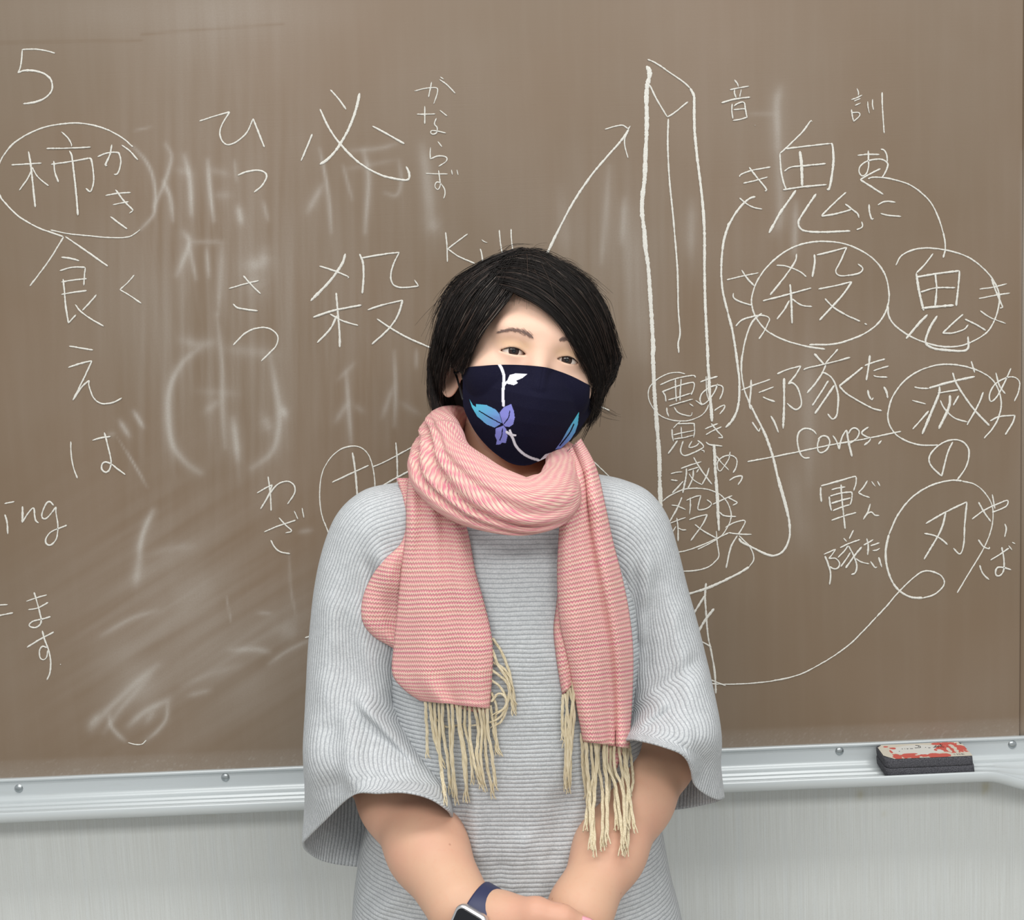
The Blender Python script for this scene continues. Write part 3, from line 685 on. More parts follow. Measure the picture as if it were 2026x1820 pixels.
def rounded_slab(name, lx, ly, z0, z1, shear, m, parent, seed, dent=0.0012, corner=0.008):
    """slab with rounded corners, a soft fuzzy outline and many rim points"""
    out = []
    ns = 12
    for cx, cy, a0 in ((lx / 2 - corner, ly / 2 - corner, 0), (-lx / 2 + corner, ly / 2 - corner, 90), (-lx / 2 + corner, -ly / 2 + corner, 180), (lx / 2 - corner, -ly / 2 + corner, 270)):
        for k in range(ns + 1):
            a = math.radians(a0 + 90 * k / ns); out.append((cx + corner * math.cos(a), cy + corner * math.sin(a)))
    C = resample(np.array(out + out[:1]), 161)[:-1]
    levels = [(z0, 0.965), (z0 + 0.0012, 1.0), ((z0 * 2 + z1) / 3, 1.005), ((z0 + 2 * z1) / 3, 1.0), (z1 - 0.001, 0.998), (z1, 0.975)]
    V = []
    for zz, s in levels:
        for x, y in C:
            d = 1 + dent * 8 * noise.noise(Vector((x * 140, y * 140, zz * 300 + seed)))
            V.append((x * (1 + (s - 1) * 0.4) * (1 + (d - 1) * 0.35) + shear * zz, y * s * d, zz))
    n = len(C)
    F = [tuple(f) for f in grid_faces(len(levels), n, close_c=True)] + [tuple(range(n))[::-1], tuple(range((len(levels) - 1) * n, len(levels) * n))]
    return new_obj(name, mesh_np(name, V, F), m, parent)
rounded_slab('felt_layer', LEN, DEP, 0.0, 0.0125, -0.12, m_felt, ers, 1)
rounded_slab('felt_layer', LEN * 0.985, DEP * 0.985, 0.0132, HGT, -0.12, m_felt, ers, 5)
# printed paper label glued to the top
nx, ny = 260, 110
U, Vv = np.meshgrid(np.linspace(0, 1, nx), np.linspace(0, 1, ny))
lx, ly = LEN * 0.965, DEP * 0.93
X = (U - 0.5) * lx - 0.12 * HGT + (Vv - 0.5) * 0.0; Y = (Vv - 0.5) * ly
lift = 0.0006 * np.clip(0.06 - U, 0, 1) / 0.06
Zl = HGT + 0.0008 + lift
red = np.array(srgb(196, 92, 82)[:3]); paper = np.array(srgb(204, 198, 184)[:3]); white = np.array(srgb(210, 210, 205)[:3])
def blob(u0, v0, ru, rv, sc, th, seed):
    nn = np.array([[noise.fractal(Vector((a * sc, b * sc * 0.5, seed)), 1.0, 2.0, 3) for a in U[0]] for b in Vv[:, 0]])
    return (((U - u0) / ru) ** 2 + ((Vv - v0) / rv) ** 2 + th * nn) < 1
colr = np.tile(paper, (ny, nx, 1))
mid = (((U - 0.45) / 0.33) ** 2 + ((Vv - 0.55) / 0.34) ** 2) < 1
colr[mid] = white
R = blob(0.84, 0.62, 0.17, 0.42, 9, 1.1, 1) | blob(0.62, 0.10, 0.13, 0.17, 10, .5, 2) | blob(0.30, 0.16, 0.11, 0.18, 12, .9, 3) | blob(0.15, 0.12, 0.05, 0.22, 16, .8, 4) | blob(0.75, 0.92, 0.12, 0.08, 20, .9, 5) | blob(0.46, 0.14, 0.05, 0.10, 18, 1.0, 6) | blob(0.12, 0.5, 0.015, 0.1, 18, .6, 7) | blob(0.17, 0.72, 0.04, 0.07, 18, .8, 8) | blob(0.10, 0.85, 0.03, 0.05, 18, .8, 9)
R &= ~(blob(0.86, 0.55, 0.03, 0.3, 14, 1.3, 12) | blob(0.79, 0.5, 0.02, 0.2, 14, 1.3, 13))
R &= ~((U > 0.77) & (Vv < 0.24))
colr[R] = red
bars = (U > 0.80) & (U < 0.93) & (Vv > 0.08) & (Vv < 0.19) & (np.sin(U * 480) + 0.5 * np.sin(U * 211) > 0.35)
colr[bars] = np.array(srgb(96, 92, 92)[:3])
keep = ~((U < 0.055) & (Vv > 0.80 + 3 * U)) & ~((U < 0.09) & (Vv < 0.22 - 2.2 * U)) & ~((U > 0.975) & (Vv > 0.85))
Vl = np.stack([X, Y, Zl], -1).reshape(-1, 3); Fl = grid_faces(ny, nx)
kf = keep.ravel()[Fl].all(1)
me = mesh_np('paper_label', Vl, Fl[kf]); color_attr(me, 'print', colr.reshape(-1, 3))
lab = new_obj('paper_label', me, m_label, ers)
# what is left of the lettering on the label
ink = ["0.215,0.50 0.218,0.47", "0.265,0.655 0.275,0.64", "0.30,0.66 0.302,0.64", "0.325,0.66 0.33,0.63 0.34,0.66", "0.36,0.645 0.395,0.64",
       "0.455,0.69 0.47,0.685 0.49,0.70 0.495,0.78 0.475,0.84 0.45,0.86", "0.455,0.69 0.43,0.68 0.425,0.70", "0.475,0.74 0.478,0.80", "0.545,0.69 0.55,0.67", "0.575,0.655 0.60,0.65",
       "0.635,0.67 0.65,0.66 0.66,0.70 0.655,0.72 0.668,0.655", "0.668,0.655 0.672,0.77 0.685,0.78 0.688,0.70 0.695,0.66", "0.70,0.66 0.704,0.76 0.718,0.77 0.722,0.67 0.73,0.655", "0.745,0.90 0.742,0.75 0.745,0.66 0.765,0.67", "0.728,0.80 0.762,0.81", "0.80,0.67 0.806,0.665"]
curves = []
for s in ink:
    a = np.array([[float(v) for v in t.split(',')] for t in s.split()]); a = catmull(a, 6)
    curves.append(np.stack([(a[:, 0] - 0.5) * lx - 0.12 * HGT, (a[:, 1] - 0.5) * ly, np.full(len(a), HGT + 0.00095)], -1))
V, F = tubes(curves, [0.00042] * len(curves), 6)
new_obj('label_lettering', mesh_np('label_lettering', V, F), m_ink, ers)
# ================================================================== the person
person = empty('person', (0.0, -0.33, 0.0))
tag(person, 'person in a grey ribbed sweater, pink scarf and navy leaf-print mask, hands clasped', 'person')
PINV = Matrix.Translation(-person.location)
def under(o, label=None):
    o.parent = person; o.matrix_parent_inverse = PINV
    if label: o['label'] = label
    return o

# ---- head frame
A_ROLL, A_YAW = math.radians(12.6), math.radians(8.0)
RH = np.array((Matrix.Rotation(A_ROLL, 3, 'Y') @ Matrix.Rotation(A_YAW, 3, 'Z')))
E_MID = W(1068, 703, -0.400)
OH = E_MID - RH @ np.array([0, -0.0845, 0])
def h2w(p): return np.asarray(p) @ RH.T + OH
def w2h(p): return (np.asarray(p) - OH) @ RH
CAMH = w2h(CAM)
def ray_h(px, py):
    d = ray(px, py) @ RH
    return d / np.linalg.norm(d, axis=-1, keepdims=True)
def on_plane_h(px, py, yl):
    d = ray_h(px, py); t = (yl - CAMH[1]) / d[..., 1]
    return CAMH + d * np.asarray(t)[..., None]

def quad_arc(x, c0, c1, sag):
    t = (x - c0[0]) / (c1[0] - c0[0])
    return c0[1] + (c1[1] - c0[1]) * t + sag * 4 * t * (1 - t)
EYES = []
for out_c, in_c, up, lo, iris in (((990, 693.5), (1042, 702), (1015, 687.3), (1019, 701.5), (1016.5, 694.2)),
                                  ((1146, 720.5), (1101, 709.5), (1121, 705.0), (1124, 719), (1121.5, 712.2))):
    P = [on_plane_h(np.array(a[0]), np.array(a[1]), -0.083) for a in (out_c, in_c, up, lo, iris)]
    c0, c1 = (P[0][[0, 2]], P[1][[0, 2]])
    if c0[0] > c1[0]: c0, c1 = c1, c0
    def sag(p):
        t = (p[0] - c0[0]) / (c1[0] - c0[0]); return (p[2] - (c0[1] + (c1[1] - c0[1]) * t)) / (4 * t * (1 - t))
    EYES.append(dict(c0=c0, c1=c1, up=sag(P[2]), lo=sag(P[3]), iris=P[4], C=np.array([(c0[0] + c1[0]) / 2, -0.0715, P[4][2] - 0.0005])))
R_EYE = 0.0128

def head_sdf(p):
    x = p[..., 0]; z = p[..., 2]; y = p[..., 1]
    d = sd_ell(p, (0, .012, .018), (.0735, .094, .083))
    d = smin(d, sd_ell(p, (0, -.028, -.036), (.067, .058, .076)), .03)
    d = smin(d, sd_ell(p, (0, -.054, -.090), (.034, .033, .024)), .03)
    for s in (-1, 1):
        d = smin(d, sd_ell(p, (s * .037, -.060, -.032), (.028, .025, .026)), .02)
    d = smin(d, sd_cone(p, (-.034, -.074, .021), (.034, -.074, .021), .012, .012), .018)
    for e in EYES:
        d = smax(d, -sd_ell(p, (e['C'][0], -.106, e['C'][2] + .0005), (.021, .0145, .011)), .014)
        d = smin(d, sd_sph(p, e['C'], R_EYE + .0016), .007)
    d = smin(d, sd_cone(p, (0, -.083, .004), (0, -.103, -.036), .0055, .0105), .015)
    for s in (-1, 1):
        d = smin(d, sd_sph(p, (s * .0115, -.094, -.038), .0078), .008)
    d = smin(d, sd_cone(p, (-.017, -.086, -.066), (.017, -.086, -.066), .0055, .0055), .009)
    d = smin(d, sd_cone(p, (-.015, -.084, -.075), (.015, -.084, -.075), .006, .006), .009)
    d = smax(d, -sd_cone(p, (-.021, -.094, -.0705), (.021, -.094, -.0705), .0012, .0012), .003)
    d = smin(d, sd_cone(p, (0, .022, -.07), (0, .035, -.22), .051, .054), .02)
    for s in (-1, 1):                                     # ears
        q = p - np.array([s * .0795, .012, -.036], np.float32)
        o_ = q[..., 0] * s; yy = q[..., 1] - .22 * q[..., 2]
        ew = o_ * .80 - yy * .60; ei = o_ * .60 + yy * .80                 # the auricle stands off the head and sweeps back
        ear = (np.sqrt((ew / .0055) ** 2 + (ei / .0175) ** 2 + (q[..., 2] / .030) ** 2) - 1) * .0055
        hol = (np.sqrt(((ew - .0055) / .0055) ** 2 + ((ei + .001) / .0115) ** 2 + ((q[..., 2] - .004) / .021) ** 2) - 1) * .0055
        ear = smax(ear, -hol, .003)
        d = smin(d, ear, .005)
    for e in EYES:                                        # eye openings
        zu = quad_arc(x, e['c0'], e['c1'], e['up']); zl = quad_arc(x, e['c0'], e['c1'], e['lo'])
        gcut = np.maximum(z - zu, zl - z)
        gcut = np.maximum(gcut, y + .074)
        d = smax(d, -gcut, .0013)
    return d

def head_hit(px, py, lift=0.0, steps=60):
    """point of the skin (head frame) seen at a pixel"""
    px = np.asarray(px, float); d = ray_h(px, np.asarray(py, float))
    t = np.full(px.shape, 1.05)
    best = t.copy(); bd = np.full(px.shape, 9.0)
    for _ in range(steps):
        v = head_sdf((CAMH + d * t[..., None]).astype(np.float32)) - lift
        m = np.abs(v) < bd; best = np.where(m, t, best); bd = np.where(m, np.abs(v), bd)
        t = t + np.clip(v, -.01, .05) * 0.9
    return CAMH + d * best[..., None]

# ---- materials of the person
m_skin = mat('skin', srgb(214, 168, 140), 0.5, Subsurface_Weight=0.12, Subsurface_Scale=0.01)
m_skin.node_tree.nodes['Principled BSDF'].inputs['Subsurface Radius'].default_value = (1.0, 0.35, 0.2)
m_skin.node_tree.nodes['Principled BSDF'].inputs['Specular IOR Level'].default_value = 0.35
g = N(m_skin); co = g.obj()
c = g.mix(g.ramp(g.noise(co, 14.0, 3), 0.35, 0.68), srgb(203, 163, 137), srgb(201, 154, 131))
c = g.mix(g.math('MULTIPLY', g.ramp(g.noise(co, 160.0, 3), 0.55, 0.75), 0.14), c, srgb(198, 140, 115))
vor = g.n('ShaderNodeTexVoronoi', {'Vector': co, 'Scale': 34.0}).outputs['Distance']
c = g.mix(g.math('MULTIPLY', g.ramp(vor, 0.055, 0.035), 0.45), c, srgb(150, 100, 80))
c = g.mix(g.attr('face_tone'), c, srgb(232, 194, 172))
c = g.mix(g.attr('lid_tone'), c, srgb(212, 176, 128))
g.color(c)
g.bump(g.noise(co, 900.0, 3), 0.12, 0.0006)

m_hair = mat('black_hair', srgb(23, 18, 16), 0.48)
m_hair.node_tree.nodes['Principled BSDF'].inputs['Specular IOR Level'].default_value = 0.25
m_grey_hair = mat('grey_hair', srgb(120, 108, 98), 0.4)
m_brown_hair = mat('brown_hair', srgb(62, 46, 38), 0.4)

# ---- body: neck, torso, arms and hands grown as one blended surface
def P3(px, py, y): return W(np.array(float(px)), np.array(float(py)), y)
PR = []                                                   # (a, b, ra, rb, k)
def limb(pl, rl, k=0.02):
    for i in range(len(pl) - 1):
        PR.append((np.array(pl[i]), np.array(pl[i + 1]), rl[i], rl[i + 1], k))
neck_b = h2w((0, .035, -.20))
chest = P3(1020, 1090, -0.335)
limb([h2w((0, .022, -.10)), neck_b + [0, 0, -.01], P3(1022, 1010, -.325)], [.052, .054, .060], .03)
limb([P3(880, 1062, -.330), P3(1150, 1062, -.330)], [.048, .048], .04)
limb([P3(955, 1130, -.34), P3(955, 1420, -.34), P3(955, 1660, -.335), P3(965, 1900, -.33)], [.095, .088, .088, .10], .05)
limb([P3(1085, 1130, -.34), P3(1085, 1420, -.34), P3(1085, 1660, -.335), P3(1080, 1900, -.33)], [.095, .088, .088, .10], .05)
SH_L, EL_L, WR_L = P3(790, 1050, -.330), P3(748, 1505, -.345), P3(907, 1788, -.530)
SH_R, EL_R, WR_R = P3(1235, 1045, -.330), P3(1300, 1495, -.355), P3(1148, 1800, -.520)
def lerp(a, b, t): return a + (b - a) * t
limb([SH_L, EL_L], [.044, .041], .03)
limb([EL_L, lerp(EL_L, WR_L, .30), lerp(EL_L, WR_L, .65), WR_L], [.0415, .0415, .0390, .0325], .02)
limb([SH_R, EL_R], [.044, .041], .03)
limb([EL_R, lerp(EL_R, WR_R, .30), lerp(EL_R, WR_R, .65), WR_R], [.0405, .0380, .0345, .0290], .02)
# the hand that lies on top (of the wrist with the watch): palm, thumb, four fingers closing round the other hand
hk = 0.010
pk = P3(1062, 1842, -.560)
limb([WR_L, P3(946, 1824, -.545)], [.0300, .0262], .006)
limb([P3(946, 1824, -.545), P3(990, 1824, -.553)], [.0262, .0245], .012)
limb([P3(985, 1812, -.556), P3(1052, 1826, -.572)], [.0225, .0190], .015)
limb([P3(975, 1835, -.548), P3(1040, 1868, -.566)], [.0220, .0180], .015)
limb([P3(1000, 1812, -.562), P3(1062, 1806, -.578), P3(1112, 1816, -.582), P3(1158, 1832, -.578)], [.0170, .0128, .0108, .0092], .010)
for j, (kx, ky) in enumerate([(1072, 1838), (1062, 1866), (1048, 1892), (1030, 1914)]):
    L = [1.0, 1.08, 1.0, .82][j]
    a = P3(kx, ky, -.574); b = P3(kx + 62 * L, ky + 26 * L, -.583); c_ = P3(kx + 100 * L, ky + 52 * L, -.566); e = P3(kx + 112 * L, ky + 74 * L, -.542)
    limb([P3(1005, 1850, -.556), a], [.017, .0108], .008)
    limb([a, b, c_, e], [.0105, .0092, .0084, .0076], .004)
# the other hand below it: wrist, palm and fingers pointing down
limb([WR_R, P3(1122, 1862, -.532)], [.0290, .0255], .02)
limb([P3(1122, 1862, -.530), P3(1085, 1930, -.536)], [.0230, .0210], .015)
limb([P3(1105, 1856, -.530), P3(1060, 1915, -.536)], [.0200, .0190], .015)
for j, (kx, ky) in enumerate([(1102, 1948), (1078, 1952), (1054, 1946), (1034, 1930)]):
    L = [.85, 1.0, 1.05, .95][j]
    a = P3(kx, ky, -.540); b = P3(kx - 22 * L, ky + 62 * L, -.545); c_ = P3(kx - 42 * L, ky + 100 * L, -.532); e = P3(kx - 52 * L, ky + 128 * L, -.512)
    limb([P3(1095, 1900, -.534), a], [.0165, .0105], .008)
    limb([a, b, c_, e], [.0102, .0090, .0082, .0074], .004)
limb([P3(1065, 1890, -.540), P3(1018, 1905, -.556), P3(990, 1930, -.560)], [.0150, .0115, .0095], .008)

def blend_mesh(prims, h):
    P = np.array([p[0] for p in prims] + [p[1] for p in prims])
    lo = P.min(0) - .14; hi = P.max(0) + .14
    n = np.ceil((hi - lo) / h).astype(int)
    ax = [lo[k] + h * np.arange(n[k]) for k in range(3)]
    D = np.full(n, 0.05, np.float32)
    for a, b, ra, rb, k in prims:
        m = max(ra, rb) + k + 2 * h
        s = []
        for q in range(3):
            l0, h0 = min(a[q], b[q]) - m, max(a[q], b[q]) + m
            s.append(slice(max(0, int((l0 - lo[q]) / h)), min(n[q], int((h0 - lo[q]) / h) + 2)))
        X, Y, Z = np.meshgrid(ax[0][s[0]], ax[1][s[1]], ax[2][s[2]], indexing='ij')
        d = sd_cone(np.stack([X, Y, Z], -1).astype(np.float32), a, b, ra, rb)
        D[tuple(s)] = smin(D[tuple(s)], d, k)
    return surface_nets(D, lo, h)
Vb, Fb = blend_mesh(PR, 0.0032)
Vh, Fh = sdf_mesh(head_sdf, (-.094, -.124, -.225), (.094, .116, .112), 0.00125)
tone = np.clip((Vh[:, 2] + .21) / .03, .0, 1)
lid = np.zeros(len(Vh))
for e in EYES:
    xx = (Vh[:, 0] - (e['c0'][0] + e['c1'][0]) / 2) / .0185; zz = (Vh[:, 2] - e['C'][2] - .0075) / .0065
    lid = np.maximum(lid, np.exp(-(xx ** 4 + zz ** 2) * 1.1) * (Vh[:, 1] < -.05))
    # darker lash line and corners belong to the lid margin
neck_dz = h2w(Vh)
me = mesh_np('body', np.concatenate([Vb, h2w(Vh)]), np.concatenate([Fb, Fh + len(Vb)]))
float_attr(me, 'face_tone', np.concatenate([np.zeros(len(Vb)), tone * 0.8]))
float_attr(me, 'lid_tone', np.concatenate([np.zeros(len(Vb)), lid * 0.45]))
body = under(new_obj('body', me, m_skin))
m_nail = mat('pink_nail', srgb(226, 160, 172), 0.25)
def nail(tip, along, normal, L, Wd):
    along = along / np.linalg.norm(along); normal = normal - along * (normal @ along); normal /= np.linalg.norm(normal); side = np.cross(along, normal)
    V = []
    for i in range(9):
        for j in range(9):
            u = i / 8 * 2 - 1; v = j / 8 * 2 - 1
            V.append(tip + along * u * L * .5 * (1 - .12 * v * v) + side * v * Wd * .5 * (1 - .10 * max(u, 0) ** 3) + normal * (.0014 - .0022 * v * v - .0007 * u * u))
    o = new_obj('nail', mesh_np('nail', np.array(V), grid_faces(9, 9)), m_nail)
    o.parent = body
    md = o.modifiers.new('t', 'SOLIDIFY'); md.thickness = .0006; md.offset = 0
    return o
tt = P3(1158, 1832, -.578); tb = P3(1112, 1816, -.582)
tn = np.array([0.15, -0.75, 0.65]); dr = (tt - tb) / np.linalg.norm(tt - tb)
tn2 = tn - dr * (tn @ dr); tn2 /= np.linalg.norm(tn2)
nail(tt + tn2 * .0092 - dr * .002, dr, tn, .0135, .0115)

# ---- eyes, lashes, brows
m_eye = mat('eye_white', srgb(226, 214, 204), 0.18)
m_iris = mat('brown_iris', srgb(48, 30, 22), 0.12)
m_pupil = mat('pupil', srgb(8, 7, 7), 0.08)
m_lash = mat('eyelash', srgb(30, 22, 20), 0.6)
for e in EYES:
    gaze = CAMH - e['C']; gaze /= np.linalg.norm(gaze)
    gi = e['iris'] - e['C']; gi /= np.linalg.norm(gi)
    ax_ = gi
    up = np.array([0, 0, 1.0]); rt = np.cross(up, -ax_); rt /= np.linalg.norm(rt); up2 = np.cross(-ax_, rt)
    nr, ns = 48, 40
    V = [e['C'] + R_EYE * ax_]; F = []; mi = []
    angs = [math.radians(a) for a in list(np.linspace(2, 30, 15)) + list(np.linspace(34, 178, 33))]
    for a in angs:
        bulge = 1 + 0.045 * math.exp(-(a / .45) ** 2)
        for s in range(ns):
            q = 2 * math.pi * s / ns
            V.append(e['C'] + R_EYE * bulge * (math.cos(a) * ax_ + math.sin(a) * (math.cos(q) * rt + math.sin(q) * up2)))
    F += [(0, 1 + s, 1 + (s + 1) % ns) for s in range(ns)]; mi += [2] * ns
    for k in range(len(angs) - 1):
        o_ = 1 + k * ns
        for s in range(ns):
            F.append((o_ + s, o_ + ns + s, o_ + ns + (s + 1) % ns, o_ + (s + 1) % ns))
            mi.append(2 if angs[k + 1] < math.radians(11) else 1 if angs[k + 1] < math.radians(28) else 0)
    me = mesh_np('eyeball', h2w(np.array(V)), F)
    eo = under(new_obj('eyeball', me, [m_eye, m_iris, m_pupil]))
    me.polygons.foreach_set('material_index', mi)
    # lash line: a thin dark rim along the upper lid and a few short lashes
    xs_ = np.linspace(e['c0'][0] + .0004, e['c1'][0] - .0004, 30)
    zs_ = quad_arc(xs_, e['c0'], e['c1'], e['up'])
    q = np.stack([xs_, np.zeros(30), zs_], -1)
    rr = np.sqrt(np.maximum((R_EYE + .0019) ** 2 - (xs_ - e['C'][0]) ** 2 - (zs_ - e['C'][2]) ** 2, 1e-6))
    q[:, 1] = e['C'][1] - rr
    curves = [q + [0, .0004, .0]]; rad = [np.linspace(.00055, .00055, 30) * (0.5 + np.sin(np.linspace(0.05, 3.1, 30)))]
    for i in range(2, 29, 2):
        sx = (q[i, 0] - e['C'][0]) * .10
        curves.append(np.array([q[i], q[i] + [sx * .6, -.0016, -.0006], q[i] + [sx * 1.3, -.0030, .0004]])); rad.append(np.array([.00018, .00014, .00005]))
    V, F = tubes(curves, rad, 5)
    under(new_obj('eyelashes', mesh_np('eyelashes', h2w(V), F), m_lash))
m_brow = mat('eyebrow_hair', srgb(122, 100, 92), 0.8)
for row, thick in (([(988, 658), (1000, 654.5), (1015, 653), (1032, 656), (1046, 662.5), (1056, 668)], [1.0, 2.2, 3.6, 4.8, 5.8, 4.4]),
                   ([(1106, 674), (1116, 671.5), (1128, 671), (1142, 675), (1158, 684)], [3.4, 5.4, 5.4, 4.0, 2.2])):
    C = catmull(np.array(row, float), 12); th = np.interp(np.linspace(0, 1, len(C)), np.linspace(0, 1, len(thick)), thick)
    inner = row[-1] if row[0][0] < 1060 else row[0]
    outward = -1 if row[0][0] < 1060 else 1
    curves, rad = [], []
    for _ in range(300):
        i = rng.integers(0, len(C) - 1); f = rng.random(); c0 = C[i] * (1 - f) + C[i + 1] * f; w_ = th[i]
        o_ = rng.normal(0, .42) * w_
        p0 = c0 + [0, o_]
        L = rng.uniform(5, 9)
        tg = C[min(i + 3, len(C) - 1)] - C[max(i - 3, 0)]; tg = tg / (np.linalg.norm(tg) + 1e-9) * (outward if tg[0] > 0 else -outward)
        dirn = tg + np.array([0, -.35 + .1 * rng.normal()]) + rng.normal(0, .08, 2)
        pp = np.array([p0, p0 + dirn * L * .5, p0 + dirn * L + [0, .6]])
        H = head_hit(pp[:, 0], pp[:, 1], .0006, 26)
        curves.append(H); rad.append(np.array([.00013, .00013, .00005]))
    V, F = tubes(curves, rad, 4)
    under(new_obj('eyebrow', mesh_np('eyebrow', h2w(V), F), m_brow))

# ================================================================== sweater
m_knit = mat('grey_rib_knit', srgb(178, 182, 187), 0.9)
g = N(m_knit); co = g.obj()
rib = g.attr('rib')
wob = g.math('MULTIPLY', g.math('SUBTRACT', g.noise(co, 26.0, 2), 0.5), 0.0032)
ph = g.math('MULTIPLY', g.math('ADD', rib, wob), 2 * math.pi / 0.0047)
sn = g.math('SINE', ph)
rid = g.math('POWER', g.math('ADD', g.math('MULTIPLY', sn, 0.5), 0.5), 0.42)     # rounded ribs, narrow grooves
heather = g.noise(co, 620.0, 3, 0.7)
heather2 = g.noise(g.scale(co, (1, 1, 1)), 130.0, 3)
c = g.mix(g.ramp(heather, 0.35, 0.68), srgb(168, 172, 175), srgb(199, 202, 204))
c = g.mix(g.math('MULTIPLY', g.ramp(heather2, 0.45, 0.75), 0.35), c, srgb(208, 212, 215))
c = g.mix(g.math('MULTIPLY', g.ramp(rid, 0.58, 0.15), 0.62), c, srgb(128, 132, 139))  # shade inside the rib grooves, painted in as a darker knit tone
g.color(c)
g.bump(g.math('ADD', rid, g.math('MULTIPLY', heather, 0.25)), 0.55, 0.0013)

def superloop(c, ax, ay, ex, n=96):
    th = np.linspace(0, 2 * np.pi, n, endpoint=False)
    cx = np.sign(np.cos(th)) * np.abs(np.cos(th)) ** (2 / ex); sy = np.sign(np.sin(th)) * np.abs(np.sin(th)) ** (2 / ex)
    return c + np.outer(cx, ax) + np.outer(sy, ay)
TOR = [(962, 1022, 150, .060, .080), (978, 1021, 205, .085, .090), (1030, 1020, 246, .104, .098), (1110, 1019, 262, .122, .104), (1240, 1018, 264, .134, .108),
       (1390, 1016, 262, .130, .108), (1540, 1014, 270, .126, .110), (1640, 1013, 292, .130, .115), (1730, 1014, 308, .136, .120), (1830, 1022, 324, .142, .126), (1960, 1024, 332, .146, .130), (2090, 1024, 334, .146, .130)]
rows = []
NT = 160
for py, cx, hw, df, db in TOR:
    c = P3(cx, py, -.33); w_ = abs(float(P3(cx + hw, py, -.33)[0] - c[0]))
    th = np.linspace(0, 2 * np.pi, NT, endpoint=False)
    e = 2.45
    X = np.sign(np.cos(th)) * np.abs(np.cos(th)) ** (2 / e) * w_; S = np.sign(np.sin(th)) * np.abs(np.sin(th)) ** (2 / e)
    Y = np.where(S < 0, S * df, S * db)
    rows.append(np.stack([c[0] + X, c[1] + Y, np.full(NT, c[2])], -1))
rows = np.array(rows)
tor = np.stack([catmull(rows[:, j], 22) for j in range(NT)], 1)
nr = len(tor)
def fold(px, py, a, b, s, amp):
    a = np.array(a, float); b = np.array(b, float); ab = b - a
    q = np.stack([px - a[0], py - a[1]], -1); t = np.clip((q @ ab) / (ab @ ab), 0, 1)
    d2 = ((q - t[..., None] * ab) ** 2).sum(-1)
    return amp * np.exp(-d2 / s ** 2) * np.clip(np.minimum(t, 1 - t) * 5 + .25, 0, 1)
def vnoise(V, sc, seed):
    return np.array([noise.fractal(Vector((v[0] * sc, v[1] * sc, v[2] * sc + seed)), 1.0, 2.0, 2) for v in V.reshape(-1, 3)]).reshape(V.shape[:-1])
px_, py_ = project(tor)
front = np.clip(-(tor[..., 1] + .33) / .08, 0, 1)
disp = fold(px_, py_, (938, 1470), (948, 1720), 14, .010) + fold(px_, py_, (915, 1560), (905, 1700), 14, -.005) + fold(px_, py_, (1012, 1770), (1042, 1640), 16, .008) \
     + fold(px_, py_, (1075, 1660), (1060, 1790), 12, .006) + fold(px_, py_, (985, 1780), (1000, 1700), 10, -.006) + fold(px_, py_, (1120, 1560), (1085, 1720), 26, -.006) \
     + fold(px_, py_, (1180, 1080), (1240, 1330), 30, .006) + fold(px_, py_, (1205, 1150), (1235, 1400), 12, -.005) + fold(px_, py_, (820, 1100), (790, 1400), 22, .004) \
     + fold(px_, py_, (730, 1820), (830, 1730), 22, .006) + fold(px_, py_, (715, 1800), (790, 1730), 12, -.004) + fold(px_, py_, (1240, 1800), (1290, 1700), 24, .006)
disp = disp * front + vnoise(tor, 14, 3.0) * .0028
tor[..., 1] -= disp
rib_t = tor[..., 2] + .004 * np.sin(tor[..., 0] * 9) - disp * .35

def sleeve(secs, hem, N_=120, rows_per=14):
    """sections: outer px, inner px, centre depth, half depth; hem: loop of (px,py,y) from the outermost point over the front to the inner point and back behind"""
    L = []
    th = np.linspace(0, 2 * np.pi, N_, endpoint=False)
    for (ox, oy), (ix, iy), yc, dp in secs:
        O = P3(ox, oy, yc); I_ = P3(ix, iy, yc); c = (O + I_) / 2; a = (O - I_) / 2
        e = 2.7
        cc = np.sign(np.cos(th)) * np.abs(np.cos(th)) ** (2 / e); ss = np.sign(np.sin(th)) * np.abs(np.sin(th)) ** (2 / e)
        L.append(c + np.outer(cc, a) + np.outer(ss, np.array([0, -dp, dp * max(0.0, ((oy + iy) / 2 - 700) / FPX)])))
    fr, bk = hem
    F_ = catmull(np.array([P3(*q) for q in fr]), 10); B_ = catmull(np.array([P3(*q) for q in bk]), 10)
    h1 = resample(F_, N_ // 2 + 1)[:-1]; h2 = resample(B_, N_ - N_ // 2 + 1)[:-1]
    hl = np.concatenate([h1, h2])
    L.append(lerp(L[-1], hl, .55)); L.append(hl)
    L = np.array(L)
    G = np.stack([catmull(L[:, j], rows_per) for j in range(N_)], 1)
    return G
hemL = ([(599, 1667, -.400), (640, 1627, -.440), (698, 1574, -.480), (750, 1569, -.503), (800, 1567, -.510), (850, 1579, -.507), (886, 1603, -.495), (895, 1620, -.46)],
        [(895, 1620, -.46), (900, 1665, -.40), (860, 1700, -.345), (780, 1718, -.315), (700, 1714, -.318), (640, 1704, -.340), (607, 1684, -.370), (599, 1667, -.400)])
SL = sleeve([((905, 938), (905, 1110), -.325, .085), ((845, 948), (885, 1140), -.327, .092), ((785, 957), (862, 1180), -.330, .094), ((725, 972), (845, 1220), -.333, .092), ((678, 1012), (832, 1260), -.335, .088), ((650, 1075), (825, 1305), -.337, .085),
             ((631, 1160), (822, 1360), -.340, .085), ((620, 1270), (828, 1420), -.345, .088), ((615, 1380), (856, 1480), -.357, .094), ((610, 1490), (898, 1540), -.378, .098)], hemL)
